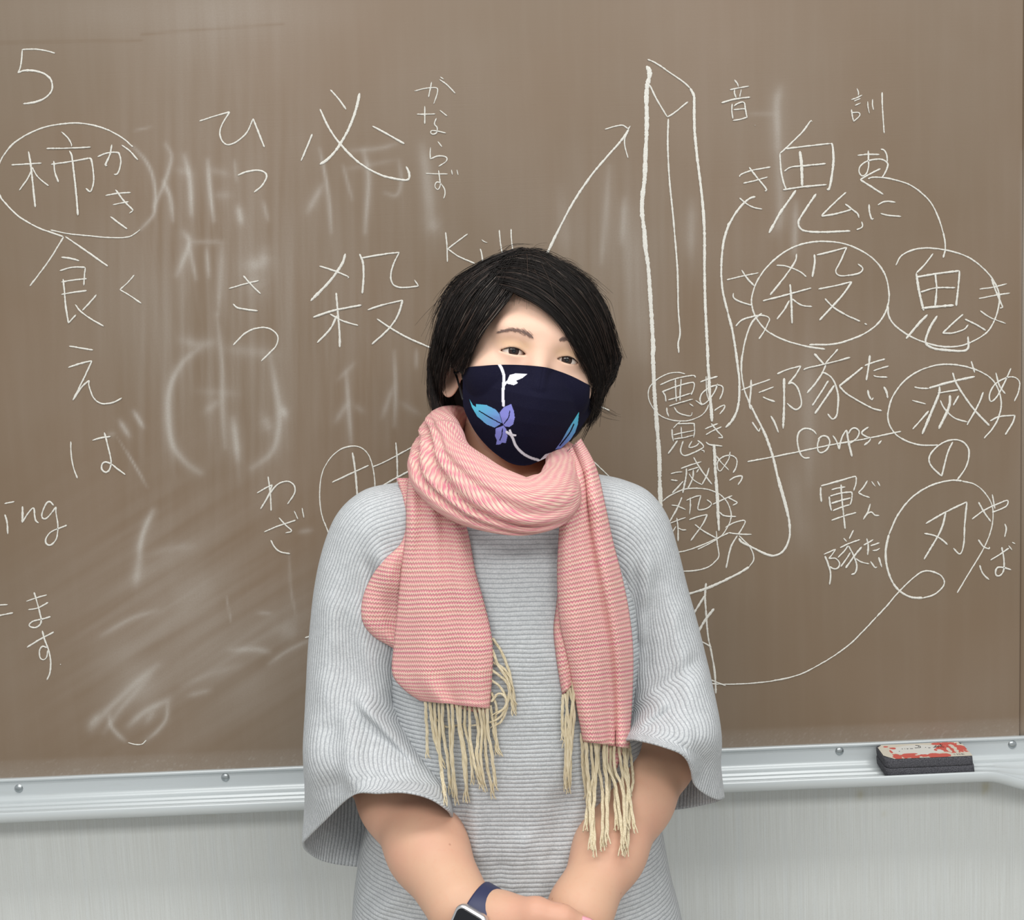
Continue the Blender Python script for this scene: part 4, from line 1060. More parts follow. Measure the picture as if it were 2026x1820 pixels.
hemR = ([(1432, 1578, -.395), (1420, 1582, -.415), (1396, 1572, -.435), (1374, 1553, -.450), (1366, 1524, -.470), (1352, 1494, -.488), (1312, 1477, -.492), (1268, 1466, -.478), (1240, 1464, -.455), (1205, 1475, -.42)],
        [(1205, 1475, -.42), (1190, 1520, -.38), (1225, 1580, -.345), (1290, 1603, -.325), (1345, 1601, -.325), (1395, 1592, -.345), (1425, 1584, -.370), (1432, 1578, -.395)])
SR = sleeve([((1125, 930), (1130, 1100), -.325, .085), ((1180, 940), (1155, 1140), -.327, .092), ((1232, 952), (1180, 1180), -.330, .094), ((1278, 974), (1198, 1215), -.333, .092), ((1312, 1018), (1212, 1255), -.335, .088), ((1332, 1080), (1222, 1300), -.337, .085),
             ((1352, 1160), (1228, 1340), -.340, .085), ((1376, 1250), (1230, 1380), -.345, .088), ((1398, 1345), (1232, 1415), -.355, .094), ((1416, 1450), (1225, 1440), -.375, .100)], hemR)
def sleeve_detail(G, folds, seed):
    px_, py_ = project(G)
    front = np.clip((-.30 - G[..., 1]) / .05, 0, 1)
    d = sum(fold(px_, py_, *f) for f in folds) * front
    env = np.linspace(0.6, 1, len(G))[:, None] * np.ones(G.shape[1])
    env[-10:] *= np.linspace(1, 0.1, 10)[:, None]
    d = d * np.minimum(1, env * 1.4) + vnoise(G, 17, seed) * .0035 * env
    G = G.copy(); G[..., 1] -= d
    dl = np.linalg.norm(np.diff(np.concatenate([G, G[:, :1]], 1), axis=1), axis=2)
    s = np.concatenate([np.zeros((len(G), 1)), np.cumsum(dl, 1)], 1)
    n = G.shape[1]; C = s[:, -1:]
    s = s[:, :-1]
    rb = np.where(np.arange(n)[None] <= n // 2, s, C - s)       # distance from the outer ridge, over the front and over the back
    return G, rb + d * .3
SL, rbL = sleeve_detail(SL, [((712, 1375), (846, 1520), 15, .016), ((775, 1375), (842, 1500), 13, -.014), ((690, 1395), (700, 1570), 14, .007), ((650, 1420), (668, 1580), 22, -.006),
                             ((745, 1085), (800, 1190), 16, .006), ((725, 1110), (775, 1230), 12, -.004), ((770, 1180), (825, 1330), 16, -.006), ((660, 1150), (640, 1420), 20, .004), ((810, 1330), (860, 1460), 12, .006), ((700, 1180), (750, 1400), 22, .004)], 11.0)
SR, rbR = sleeve_detail(SR, [((1250, 1440), (1320, 1380), 16, .007), ((1258, 1462), (1325, 1412), 12, -.005), ((1290, 1380), (1390, 1300), 18, -.005), ((1280, 1100), (1262, 1280), 16, .006), ((1262, 1120), (1258, 1300), 10, -.006), ((1330, 1180), (1370, 1420), 20, .004),
                             ((1350, 1420), (1372, 1545), 14, .005), ((1275, 1180), (1285, 1340), 14, -.004)], 23.0)
Vs = np.concatenate([tor.reshape(-1, 3), SL.reshape(-1, 3), SR.reshape(-1, 3)])
o1 = tor.shape[0] * tor.shape[1]; o2 = o1 + SL.shape[0] * SL.shape[1]
ft = grid_faces(tor.shape[0], tor.shape[1], close_c=True)[:, ::-1]; fl = grid_faces(SL.shape[0], SL.shape[1], close_c=True); fr_ = grid_faces(SR.shape[0], SR.shape[1], close_c=True)[:, ::-1]
Fs = np.concatenate([ft, fl + o1, fr_ + o2])
me = mesh_np('sweater', Vs, Fs)
float_attr(me, 'rib', np.concatenate([rib_t.ravel(), rbL.ravel(), rbR.ravel()]))
sweater = under(new_obj('sweater', me, m_knit), 'light grey ribbed knit sweater with wide dolman sleeves')
md = sweater.modifiers.new('knit_thickness', 'SOLIDIFY'); md.thickness = .0022; md.offset = 0.0
bvh = BVHTree.FromPolygons([tuple(v) for v in Vs], [tuple(f) for f in Fs])
def cloth_y(px, py, miss=-0.36):
    """depth of the clothed front of the body at a pixel"""
    d = ray(np.array(float(px)), np.array(float(py)))
    h = bvh.ray_cast(Vector(CAM), Vector(d).normalized())
    return h[0].y if h[0] is not None else miss
# ================================================================== face mask
def in_poly(x, y, poly):
    P = np.asarray(poly, float); r = np.zeros(x.shape, bool); j = len(P) - 1
    for i in range(len(P)):
        c = (P[i, 1] > y) != (P[j, 1] > y)
        with np.errstate(divide='ignore', invalid='ignore'):
            r ^= c & (x < (P[j, 0] - P[i, 0]) * (y - P[i, 1]) / (P[j, 1] - P[i, 1] + 1e-12) + P[i, 0])
        j = i
    return r
def near_line(x, y, C, w):
    d = np.full(x.shape, 1e9); Q = np.stack([x, y], -1)
    for a, b in zip(C[:-1], C[1:]):
        ab = b - a; t = np.clip(((Q - a) @ ab) / (ab @ ab + 1e-9), 0, 1)
        d = np.minimum(d, np.linalg.norm(Q - a - t[..., None] * ab, axis=-1))
    return d < w / 2
topc = np.array([(915.5, 752), (918, 738), (925.5, 727), (955, 723.5), (986, 721.5), (1030, 722), (1076, 726), (1105, 734), (1131, 744), (1155, 756), (1170, 765), (1174, 778)])
botc = np.array([(915.5, 790), (919, 812), (939, 852.6), (968, 887), (999, 910.6), (1015, 918), (1030, 921), (1043, 920.5), (1057.5, 916.5), (1097, 896), (1137, 861), (1168, 818), (1174, 800)])
def mono(c, x):
    C = catmull(c, 12); return np.interp(x, C[:, 0], C[:, 1])
NX, NY = 330, 250
xs_ = 915.5 + (1174 - 915.5) * (0.5 - 0.5 * np.cos(np.linspace(0.02, math.pi - 0.02, NX))) * 0.35 + (1174 - 915.5) * np.linspace(0, 1, NX) * 0.65
tp = mono(topc, xs_); bt = mono(botc, xs_)
vv = np.linspace(0, 1, NY)[:, None]
MX = np.repeat(xs_[None], NY, 0); MY = tp[None] * (1 - vv) + bt[None] * vv
def mask_depth(x, z):
    y0 = np.interp(z, [-.13, -.115, -.10, -.085, -.070, -.055, -.042, -.028, -.015, -.005], [-.084, -.0905, -.1005, -.1100, -.1165, -.1195, -.1190, -.1110, -.0985, -.0920])
    return y0 + 0.066 * (np.abs(x) / .068) ** 1.75
d_ = ray_h(MX, MY)
t_ = (-.1 - CAMH[1]) / d_[..., 1]
for _ in range(30):
    q = CAMH + d_ * t_[..., None]
    yt = mask_depth(q[..., 0], q[..., 2]); t_ = t_ + 0.5 * (yt - q[..., 1]) / d_[..., 1]
for _ in range(10):
    q = CAMH + d_ * t_[..., None]; v = head_sdf(q.astype(np.float32))
    t_ = t_ - np.clip(.0026 - v, 0, .01) * 0.9
def blur(a, n):
    for _ in range(n):
        b = np.pad(a, 1, mode='edge'); a = (b[1:-1, 1:-1] * 4 + b[:-2, 1:-1] + b[2:, 1:-1] + b[1:-1, :-2] + b[1:-1, 2:]) / 8
    return a
t_ = np.minimum(t_, blur(t_, 30)); t_ = blur(t_, 12)
crease = 0.0007 * np.exp(-((MX - (1076 - (MY - 726) * .17)) / 2.2) ** 2) * np.clip((800 - MY) / 60, 0, 1)
t_ = t_ + crease
Q = CAMH + d_ * t_[..., None]
navy = np.array(srgb(16, 15, 36)[:3]); white = np.array(srgb(226, 226, 236)[:3])
colr = np.tile(navy, (NY, NX, 1))
def zp(s): return pts('Q', s)
cy = np.array(srgb(84, 190, 214)[:3]); bl = np.array(srgb(118, 142, 214)[:3]); pu = np.array(srgb(134, 138, 214)[:3])
ctr = zp("668,1400")[0]
for poly, k in (("413,1213 438,1255 462,1272 463,1248 540,1255 610,1290 638,1325 655,1385 640,1402 600,1425 540,1400 470,1340 430,1270", 1), ("638,1312 670,1272 725,1248 745,1300 752,1350 740,1400 710,1420 680,1416 660,1390", 0),
                ("668,1408 610,1430 605,1490 618,1520 612,1553 645,1550 655,1537 685,1540 697,1490 690,1440", 0), ("1235,1305 1200,1360 1150,1440 1100,1530 1055,1588 1100,1580 1160,1530 1205,1460 1225,1400", 2)):
    m_ = in_poly(MX, MY, zp(poly))
    if k == 1: f = np.clip(np.hypot(MX - ctr[0], MY - ctr[1]) / 62 - .15, 0, 1)
    elif k == 2: f = np.clip((MY - 820) / 60, 0, 1) * -1 + 1
    else: f = np.zeros(MX.shape)
    base_ = (bl if k != 0 else pu)
    colr = np.where(m_[..., None], base_ + (cy - base_) * f[..., None], colr)
for line, w_ in (("485,1300 560,1345 650,1395", 2.0), ("715,1300 705,1350 672,1395", 2.0), ("660,1435 655,1480 640,1520", 2.0), ("1195,1400 1160,1470 1090,1560", 2.6)):
    colr[near_line(MX, MY, catmull(zp(line), 6), w_)] = navy
for line, w_ in (("632,945 655,985 671,1040 668,1100 663,1180 668,1258", 5.6), ("692,1458 730,1490 760,1560 810,1615 870,1650 930,1668", 5.0), ("715,1445 728,1475 735,1490", 4.0), ("735,1480 757,1482", 4.0), ("672,1110 690,1085 720,1060", 3.5)):
    colr[near_line(MX, MY, catmull(zp(line), 6), w_)] = white
for poly in ("690,1095 700,1062 715,1030 760,1018 848,1022 812,1052 762,1072 775,1090 745,1107 712,1098", "930,1678 980,1625 1040,1608 1045,1625 1020,1655 975,1680"):
    colr[in_poly(MX, MY, zp(poly))] = white
m_mask = mat('printed_cotton', (0.02, 0.02, 0.05, 1), 0.9)
m_mask.node_tree.nodes['Principled BSDF'].inputs['Specular IOR Level'].default_value = 0.15
g = N(m_mask)
weave = g.noise(g.obj(), 1500.0, 2)
g.color(g.mix(g.math('MULTIPLY', g.ramp(weave, 0.5, 0.8), 0.02), g.attr('print', 'Color'), (0.35, 0.35, 0.45, 1)))
g.bump(weave, 0.15, 0.0003)
me = mesh_np('face_mask', h2w(Q).reshape(-1, 3), grid_faces(NY, NX)[:, ::-1]); color_attr(me, 'print', colr.reshape(-1, 3))
mask = under(new_obj('face_mask', me, m_mask), 'navy cotton face mask with pale blue leaves and white stems')
md = mask.modifiers.new('t', 'SOLIDIFY'); md.thickness = .0014; md.offset = -1
m_cord = mat('black_elastic', srgb(22, 22, 26), 0.7)
def loop_cord(pl, r=.0012):
    C = catmull(np.array(pl), 10)
    o = new_obj('ear_loop', tube_mesh('ear_loop', h2w(C), np.full(len(C), r), 8), m_cord); o.parent = mask
    return o
eL_ = Q[8, 1]; eL2 = Q[-30, 1]; eR_ = Q[8, -2]; eR2 = Q[-30, -2]
def side(p, dx): return np.array(p) + np.array([dx, 0, 0])
earL = np.array([-.083, .030, -.006]); earR = np.array([.083, .030, -.006])
loop_cord([eL_, head_hit(np.array(912.), np.array(729.), .0015), head_hit(np.array(899.), np.array(735.), .003), np.array([-.0835, .018, .006]), np.array([-.0815, .034, -.006]), np.array([-.0775, .026, -.034]), np.array([-.0745, -.002, -.040]), eL2])
loop_cord([eR_, np.array([.0735, -.02, -.004]), np.array([.0785, .004, .006]), np.array([.0825, .020, .010]), np.array([.0815, .036, -.004]), np.array([.0775, .026, -.034]), np.array([.0745, -.002, -.040]), eR2])
kn = head_hit(np.array(904.), np.array(727.), .0035)
V, F = sdf_mesh(lambda p: sd_cone(p, kn + [-.002, 0, 0], kn + [.003, -.001, .0006], .0022, .0026), kn - .008, kn + .008, .0008)
o = new_obj('cord_stopper', mesh_np('cord_stopper', h2w(V), F), m_cord); o.parent = mask

# ================================================================== hair
HC, HR = np.array([0.000, .014, .002]), np.array([.106, .112, .1135])
def shell(px, py, lift):
    """point at a pixel on the outer hair form (nearest approach where the ray passes beside it)"""
    d = ray_h(px, py); R = HR + np.asarray(lift)[..., None] if np.ndim(lift) else HR + lift
    o = (CAMH - HC) / R; dd = d / R
    A = (dd * dd).sum(-1); B = (o * dd).sum(-1); C = (o * o).sum(-1) - 1
    disc = B * B - A * C
    t = (-B - np.sqrt(np.maximum(disc, 0))) / A
    p = CAMH + d * t[..., None]
    for _ in range(4):
        v = head_sdf(p.astype(np.float32)); t = t - np.clip(.0022 - v, 0, .02); p = CAMH + d * t[..., None]
    return p
GL = [[(1000, 508), (960, 522), (915, 548), (880, 592), (860, 650), (850, 710), (850, 765), (862, 815)],
      [(992, 520), (950, 540), (908, 578), (880, 630), (864, 690), (856, 745), (858, 795), (870, 836)],
      [(985, 532), (948, 562), (915, 605), (893, 655), (878, 700), (868, 745), (866, 790), (874, 836)],
      [(985, 545), (955, 580), (928, 622), (908, 658), (894, 686), (884, 708), (877, 730), (873, 755)],
      [(990, 556), (965, 590), (942, 628), (924, 660), (910, 686), (900, 704), (892, 716), (884, 728)],
      [(1000, 566), (980, 596), (960, 626), (943, 654), (930, 680), (920, 700), (912, 716), (904, 732)],
      [(1018, 578), (998, 604), (978, 628), (958, 652), (943, 674), (933, 696), (924, 716), (915, 742)]]
GR = [[(1000, 505), (1036, 493), (1075, 500), (1115, 522), (1155, 548), (1185, 585), (1204, 630), (1216, 675), (1228, 706)],
      [(990, 515), (1036, 503), (1080, 514), (1124, 542), (1162, 578), (1190, 622), (1206, 668), (1216, 710), (1212, 748)],
      [(980, 526), (1030, 518), (1078, 532), (1122, 562), (1158, 602), (1184, 648), (1198, 692), (1204, 736), (1192, 776)],
      [(974, 538), (1022, 535), (1070, 552), (1112, 582), (1147, 622), (1172, 664), (1188, 708), (1194, 752), (1182, 800)],
      [(972, 548), (1016, 550), (1062, 568), (1102, 598), (1135, 636), (1160, 678), (1176, 720), (1186, 764), (1176, 818)],
      [(975, 558), (1015, 566), (1056, 584), (1094, 612), (1124, 646), (1148, 684), (1165, 718), (1180, 754), (1182, 800)],
      [(985, 566), (1020, 580), (1056, 598), (1090, 622), (1115, 650), (1133, 680), (1149, 706), (1164, 726), (1178, 745)]]
GN = [[(858, 690), (850, 740), (856, 780), (866, 815), (880, 840)], [(872, 720), (866, 760), (872, 800), (886, 835), (900, 850)], [(886, 745), (884, 780), (890, 810), (902, 838), (914, 856)], [(900, 765), (898, 790), (904, 815), (912, 838), (918, 858)]]
GQ = [[(1222, 690), (1228, 706), (1216, 742), (1196, 766), (1184, 792)], [(1205, 690), (1212, 724), (1202, 756), (1186, 784), (1180, 812)], [(1186, 690), (1194, 730), (1188, 770), (1180, 805), (1168, 838)], [(1176, 710), (1182, 750), (1178, 790), (1172, 820), (1160, 846)]]
GT = [[(1005, 500), (960, 520), (905, 556), (870, 606), (852, 668)], [(1040, 492), (1010, 498), (965, 520), (915, 558), (880, 610)], [(1040, 492), (1075, 499), (1112, 520), (1155, 548), (1186, 586)], [(1005, 508), (1050, 500), (1100, 520), (1150, 556), (1190, 606)]]
def guides(G, m=16): return np.array([resample(catmull(np.array(g_, float), 8), m) for g_ in G])
HV, HF, HM = [], [], []; hoff = [0]
def add_hair(V, F, mi):
    HV.append(V); HF.append(F + hoff[0]); HM.append(np.full(len(F), mi)); hoff[0] += len(V)
def strands(G, count, spread, lift0, lift1, r, tip=4.0, clump=26, plane=None):
    G = guides(G); ng, m, _ = G.shape
    s = rng.random(count) * (ng - 1)
    cs = np.sort(rng.random(clump)) * (ng - 1)
    nearest = cs[np.abs(s[:, None] - cs[None]).argmin(1)]
    k = np.linspace(0, 1, m)[None, :]
    pull = 0.55 * k ** 1.3
    S = s[:, None] * (1 - pull) + nearest[:, None] * pull
    S = np.clip(S, 0, ng - 1.001); i = S.astype(int); f = (S - i)[..., None]
    j = np.arange(m)[None, :].repeat(count, 0)
    P = G[i, j] * (1 - f) + G[i + 1, j] * f
    wv = rng.normal(0, 1, (count, 2, 1)) * np.sin(k * rng.uniform(2, 6, (count, 1)) + rng.uniform(0, 6, (count, 1)))[:, None]
    P = P + (wv.transpose(0, 2, 1)) * spread * (.35 + k[..., None]) + (rng.normal(0, tip, (count, 1, 2)) * (k[..., None] ** 2))
    t0 = rng.uniform(0, .16, count); t1 = rng.uniform(.80, 1.0, count)
    T = t0[:, None] + (t1 - t0)[:, None] * k
    idx = T * (m - 1); a = np.minimum(idx.astype(int), m - 2); ff = (idx - a)[..., None]
    rows_ = np.arange(count)[:, None]
    P = P[rows_, a] * (1 - ff) + P[rows_, a + 1] * ff
    lift = rng.uniform(lift0, lift1, (count, 1)) + 0.0015 * np.sin(k * 5 + rng.uniform(0, 6, (count, 1)))
    H = shell(P[..., 0], P[..., 1], np.broadcast_to(lift, P.shape[:2])) if plane is None else on_plane_h(P[..., 0], P[..., 1], np.broadcast_to(plane + lift * 1.5, P.shape[:2]))
    rad = r * (1.0 - 0.65 * np.linspace(0, 1, m) ** 2)
    pick = rng.random(count)
    for mi, lo, hi in ((0, 0, .89), (1, .89, .89 + GREY), (2, .89 + GREY, 1.01)):
        sel = np.where((pick >= lo) & (pick < hi))[0]
        if len(sel):
            V, F = tubes(list(H[sel]), [rad * (0.75 if mi == 1 else 1.0)] * len(sel), 3)
            add_hair(V, F, mi)
def sheet(G, lift, m=18, sub=6, plane=None):
    G = guides(G, m); ng = len(G)
    D_ = np.stack([catmull(G[:, j], sub) for j in range(m)], 1)
    H = shell(D_[..., 0], D_[..., 1], lift) if plane is None else on_plane_h(D_[..., 0], D_[..., 1], plane)
    V = H.reshape(-1, 3); F = grid_faces(D_.shape[0], m)
    add_hair(V, F, 0); 
GREY = 0.0
for G_, l_ in ((GL, -.006), (GR, -.006), (GQ, -.010)):
    sheet(G_, l_)
sheet(GN, 0, plane=.050)
GREY = 0.022
strands(GL, 1700, 2.6, -.006, .0015, .00042, 4, 34)
GREY = 0.008
strands(GR, 2300, 2.8, -.006, .0015, .00042, 4, 40)
GREY = 0.002
strands(GN, 900, 3.0, -.008, .004, .00040, 5, 18, plane=.044)
strands(GQ, 700, 3.5, -.014, .000, .00040, 6, 18)
strands(GT, 520, 6.5, -.004, .003, .00030, 9, 60)
# fly-away hairs
fly = [[(1176, 770), (1180, 790), (1192, 806), (1215, 820)], [(1168, 800), (1178, 812), (1196, 822), (1222, 828)], [(1190, 585), (1202, 600), (1210, 628), (1214, 650)], [(862, 640), (850, 690), (842, 730), (840, 760)],
       [(1045, 512), (1052, 497), (1064, 489), (1078, 488)], [(1100, 520), (1118, 516), (1136, 522), (1150, 532)], [(930, 540), (905, 548), (885, 572), (872, 600)], [(995, 500), (1010, 490), (1030, 487), (1050, 489)], [(1205, 650), (1216, 672), (1226, 690), (1234, 712)], [(870, 790), (862, 815), (866, 835), (876, 848)]]
fc = []
for f_ in fly:
    for _ in range(5):
        C = resample(catmull(np.array(f_, float) + rng.normal(0, 3.5, (1, 2)) + rng.normal(0, 1.0, (4, 2)), 6), 14)
        fc.append(shell(C[:, 0], C[:, 1], rng.uniform(-.004, .004)))
V, F = tubes(fc, [np.linspace(.00022, .00008, 14)] * len(fc), 3); add_hair(V, F, 0)
def hair_mass(p):
    d = sd_ell(p, (.001, .040, .000), (.1015, .080, .106))
    d = smin(d, sd_ell(p, (.0, .052, -.055), (.090, .052, .075)), .03)
    d = smin(d, sd_ell(p, (.0, .005, .045), (.084, .085, .062)), .02)
    hl = p[..., 1] + .012 - .75 * np.maximum(p[..., 2] - .055, 0) * 2.2       # hairline plane, reaching forward on the crown
    hl = hl - .046 * np.clip((.012 - p[..., 2]) / .024, 0, 1)                   # leaves the ears free
    d = smax(d, -hl, .012)
    d = d + .0016 * np.sin(p[..., 0] * 260 + p[..., 2] * 90) * np.sin(p[..., 1] * 210)
    return d
V, F = sdf_mesh(hair_mass, (-.115, -.10, -.15), (.115, .135, .125), .003)
add_hair(V, F, 0)
# strands over the crown and down the back of the head
cr, crr = [], []
for _ in range(900):
    a0 = rng.uniform(-.15, 3.3); z1 = rng.uniform(-.10, .02)
    k = np.linspace(0, 1, 12); el = (1.45 - 1.45 * k * 1.0)
    z = .106 * np.sin(el * (1 - k * .05)); z = z * (1 - k) + k * (z1 * k + z * (1 - k))
    rr = np.sqrt(np.maximum(1 - (np.clip(z, -.105, .105) / .107) ** 2, .0))
    rr = np.where(z < 0, 1 - .15 * (z / .1) ** 2, rr)
    aa = a0 + .25 * (k - .5) * rng.normal()
    x = .1025 * rr * np.cos(aa); y = .040 + .0815 * rr * np.sin(aa)
    cr.append(np.stack([x, y, z + .001], -1) * 1.0); crr.append(np.linspace(.00045, .0002, 12))
V, F = tubes(cr, crr, 3); add_hair(V, F, 0)
me = mesh_np('hair', h2w(np.concatenate(HV)), [tuple(f) for f in []] if False else np.concatenate(HF))
hair = under(new_obj('hair', me, [m_hair, m_grey_hair, m_brown_hair]), 'short black side-swept hair with a few grey strands')
me.polygons.foreach_set('material_index', np.concatenate(HM).astype(np.int32))

# ================================================================== scarf
m_scarf = mat('pink_cream_weave', srgb(226, 160, 158), 0.9)
g = N(m_scarf); co = g.obj()
wu = g.attr('wu'); wv_ = g.attr('wv')
cmb = g.n('ShaderNodeCombineXYZ', {0: wu, 1: wv_, 2: 0.0}).outputs[0]
rown = g.noise(g.scale(cmb, (2.0, 120.0, 1)), 1.0, 2)
zig = g.math('MULTIPLY', g.math('SINE', g.math('MULTIPLY', wu, 2 * math.pi / 0.0030)), 0.9)
warp = g.math('MULTIPLY', g.math('SUBTRACT', g.noise(g.scale(cmb, (14, 14, 1)), 1.0, 2), 0.5), 0.004)
row = g.math('SINE', g.math('ADD', g.math('MULTIPLY', g.math('ADD', wv_, warp), 2 * math.pi / 0.0046), zig))
fine = g.noise(g.scale(cmb, (500, 900, 1)), 1.0, 2)
pinkmix = g.mix(g.ramp(rown, 0.38, 0.68), srgb(208, 134, 140), srgb(205, 110, 136))
c = g.mix(g.ramp(g.math('ADD', g.math('MULTIPLY', row, 0.5), g.math('MULTIPLY', g.math('SUBTRACT', fine, 0.5), 1.2)), -0.55, 0.65), pinkmix, srgb(224, 199, 178))
c = g.mix(g.math('MULTIPLY', g.ramp(g.noise(g.scale(cmb, (1.2, 36.0, 1)), 1.0, 2), 0.45, 0.70), 0.5), c, srgb(216, 157, 156))
g.color(c)
g.bump(g.math('ADD', row, fine), 0.5, 0.0011)
m_fringe = mat('cream_fringe', srgb(212, 196, 158), 0.9)
g = N(m_fringe); co = g.obj()
g.color(g.mix(g.ramp(g.noise(g.scale(co, (900, 900, 90)), 1.0, 3), 0.35, 0.7), srgb(188, 174, 142), srgb(216, 205, 180)))
g.bump(g.noise(g.scale(co, (1600, 1600, 300)), 1.0, 2), 0.5, 0.0006)
bvh_body = BVHTree.FromPolygons([tuple(v) for v in Vb], [tuple(f) for f in Fb])
def clothed(px, py):
    y = cloth_y(px, py, -.30)
    d = ray(np.array(float(px)), np.array(float(py))); h = bvh_body.ray_cast(Vector(CAM), Vector(d).normalized())
    return min(y, h[0].y) if h[0] is not None else y
scarf = empty('scarf', (0, -.45, 1.25)); under(scarf, 'pink and cream woven scarf with cream fringe')
SINV = Matrix.Translation(-Vector((0, -.45, 1.25)))
def in_scarf(o):
    o.parent = scarf; o.matrix_parent_inverse = SINV; return o
# neck loop
RING = [((866, 884), -.400, .030, .022), ((882, 930), -.438, .034, .022), ((930, 968), -.470, .035, .020), ((990, 992), -.489, .031, .019), ((1045, 1001), -.494, .028, .018), ((1088, 986), -.480, .027, .018), ((1108, 960), -.452, .022, .017), ((1116, 930), -.400, .020, .016),
        ((1104, 905), -.325, .024, .016), ((1060, 880), -.262, .030, .016), ((985, 858), -.245, .034, .016), ((905, 858), -.270, .034, .018), ((866, 862), -.340, .031, .021)]
cen = catmull(np.array([P3(a[0][0], a[0][1], a[1]) for a in RING]), 14, closed=True)
hh = catmull(np.array([[a[2], a[3]] for a in RING]), 14, closed=True)
n_ = len(cen); T = np.roll(cen, -1, 0) - np.roll(cen, 1, 0); T /= np.linalg.norm(T, axis=1)[:, None]
mid_ = np.array([cen[:, 0].mean(), -.345, cen[:, 2].mean()])
outw = cen - mid_; outw[:, 2] *= .0; outw += np.array([0, -.02, 0]); outw -= T * (outw * T).sum(1)[:, None]; outw /= np.linalg.norm(outw, axis=1)[:, None]
dn = np.cross(T, outw); dn *= np.where(dn[:, 2:3] > 0, -1, 1)
# on the front the band faces the viewer and leans outwards at its lower edge
ns_ = 72
th = np.linspace(0, 2 * np.pi, ns_, endpoint=False)
V = np.zeros((n_, ns_, 3)); arc = np.concatenate([[0], np.cumsum(np.linalg.norm(np.diff(cen, axis=0), axis=1))])
for i in range(n_):
    tw = i / n_ * 2 * np.pi
    fr = np.sin(th)                                        # +1 outside (seen), -1 against the neck
    pos = np.cos(th)                                       # +1 lower edge
    f_ = i / n_; f2 = f_ if f_ < .8 else f_ - 1.0
    kk = min(max(f2 / .31, -.3), 1.25); am = 1.0 if f2 < .30 else max(0.0, 1 - (f2 - .30) / .12)
    ridge = .006 + .002 * np.sin(3.0 * pos + tw)
    for p0, p1, A_, s_w in ((-.38, .62, .012, .10), (.02, .93, .010, .09), (-.72, .10, .006, .12)):
        ridge = ridge - am * A_ * np.exp(-((pos - (p0 + (p1 - p0) * kk)) / s_w) ** 2)
    ee = 2.6
    c_ = np.sign(pos) * np.abs(pos) ** (2 / ee); s_ = np.sign(fr) * np.abs(fr) ** (2 / ee)
    thick = hh[i, 1] + np.where(fr > 0, ridge - .003, 0)
    V[i] = cen[i] + np.outer(c_ * hh[i, 0], dn[i] + .22 * outw[i]) + np.outer(s_ * thick, outw[i])
V += (vnoise(V, 22, 4.0) * .0030)[..., None] * outw[:, None]
wvA = np.repeat(arc[:, None], ns_, 1); wuA = np.repeat((np.cumsum(np.full(ns_, .0027)))[None], n_, 0)
me = mesh_np('neck_loop', V.reshape(-1, 3), grid_faces(n_, ns_, close_c=True, close_r=True))
float_attr(me, 'wu', (wuA + wvA * .35) * 1.4); float_attr(me, 'wv', (wvA * .55 + wuA) * 1.6)
in_scarf(new_obj('neck_loop', me, m_scarf))

def tail(name, Le, Re, off, waves, nrw=90, ncl=44, curl=.006, top_off=0.0, thick=.0024, uvoff=0.0):
    L = resample(catmull(np.array(Le, float), 10), nrw); R = resample(catmull(np.array(Re, float), 10), nrw)
    u = np.linspace(0, 1, ncl)[None, :, None]
    PX = L[:, None] * (1 - u) + R[:, None] * u
    yb = np.array([[clothed(*PX[i, j]) for j in range(0, ncl, 3)] for i in range(0, nrw, 3)])
    yi = np.array([np.interp(np.arange(ncl), np.arange(0, ncl, 3), r_) for r_ in yb])
    yf = np.array([np.interp(np.arange(nrw), np.arange(0, nrw, 3), yi[:, j]) for j in range(ncl)]).T
    yf = np.clip(yf, -.52, -.37)
    ys = np.minimum(blur(yf, 60), yf); ys = blur(ys, 40)
    uu = np.linspace(0, 1, ncl)[None]; vv_ = np.linspace(0, 1, nrw)[:, None]
    wv_d = waves(uu, vv_)
    edge = np.minimum(uu, 1 - uu)
    rnd = curl * (1 - np.clip(edge / .12, 0, 1)) ** 2
    ys = ys - off - top_off * (1 - vv_) ** 3 * np.clip(.15 + vv_ / .10, 0, 1) ** 1.5 - wv_d + rnd + .0016 * np.array([[noise.noise(Vector((a * 5, b * 9, off * 900))) for a in uu[0]] for b in vv_[:, 0]])
    V = W(PX[..., 0], PX[..., 1], ys)
    du = np.linalg.norm(np.diff(V, axis=1), axis=2); dv = np.linalg.norm(np.diff(V, axis=0), axis=2)
    wu_ = np.concatenate([np.zeros((nrw, 1)), np.cumsum(du, 1)], 1); wvv = np.concatenate([np.zeros((1, ncl)), np.cumsum(dv, 0)], 0)
    wvv = wvv.mean(1, keepdims=True) * .75 + wvv * .25 + uvoff
    me = mesh_np(name, V.reshape(-1, 3), grid_faces(nrw, ncl)[:, ::-1])
    float_attr(me, 'wu', wu_); float_attr(me, 'wv', wvv)
    o = in_scarf(new_obj(name, me, m_scarf))
    md = o.modifiers.new('t', 'SOLIDIFY'); md.thickness = thick; md.offset = 0
    return V
gs = lambda x, c, s: np.exp(-((x - c) / s) ** 2)
tail('tail', [(812, 925), (806, 990), (804, 1060), (796, 1120), (788, 1200), (780, 1280), (778, 1333), (802, 1364), (832, 1385)],
     [(885, 930), (907, 1000), (926, 1060), (939, 1130), (956, 1190), (970, 1250), (974, 1300), (970, 1370), (967, 1401)], .016,
     lambda u, v: .006 * gs(u, .25 + .1 * v, .16) + .005 * gs(u, .75, .2) * (1 - .5 * v) + .004 * gs(u, .5, .12) * np.sin(v * 5) + .005 * (1 - v) ** 2.5 * np.sin(u * 17 + 1.2 * v), top_off=.006)
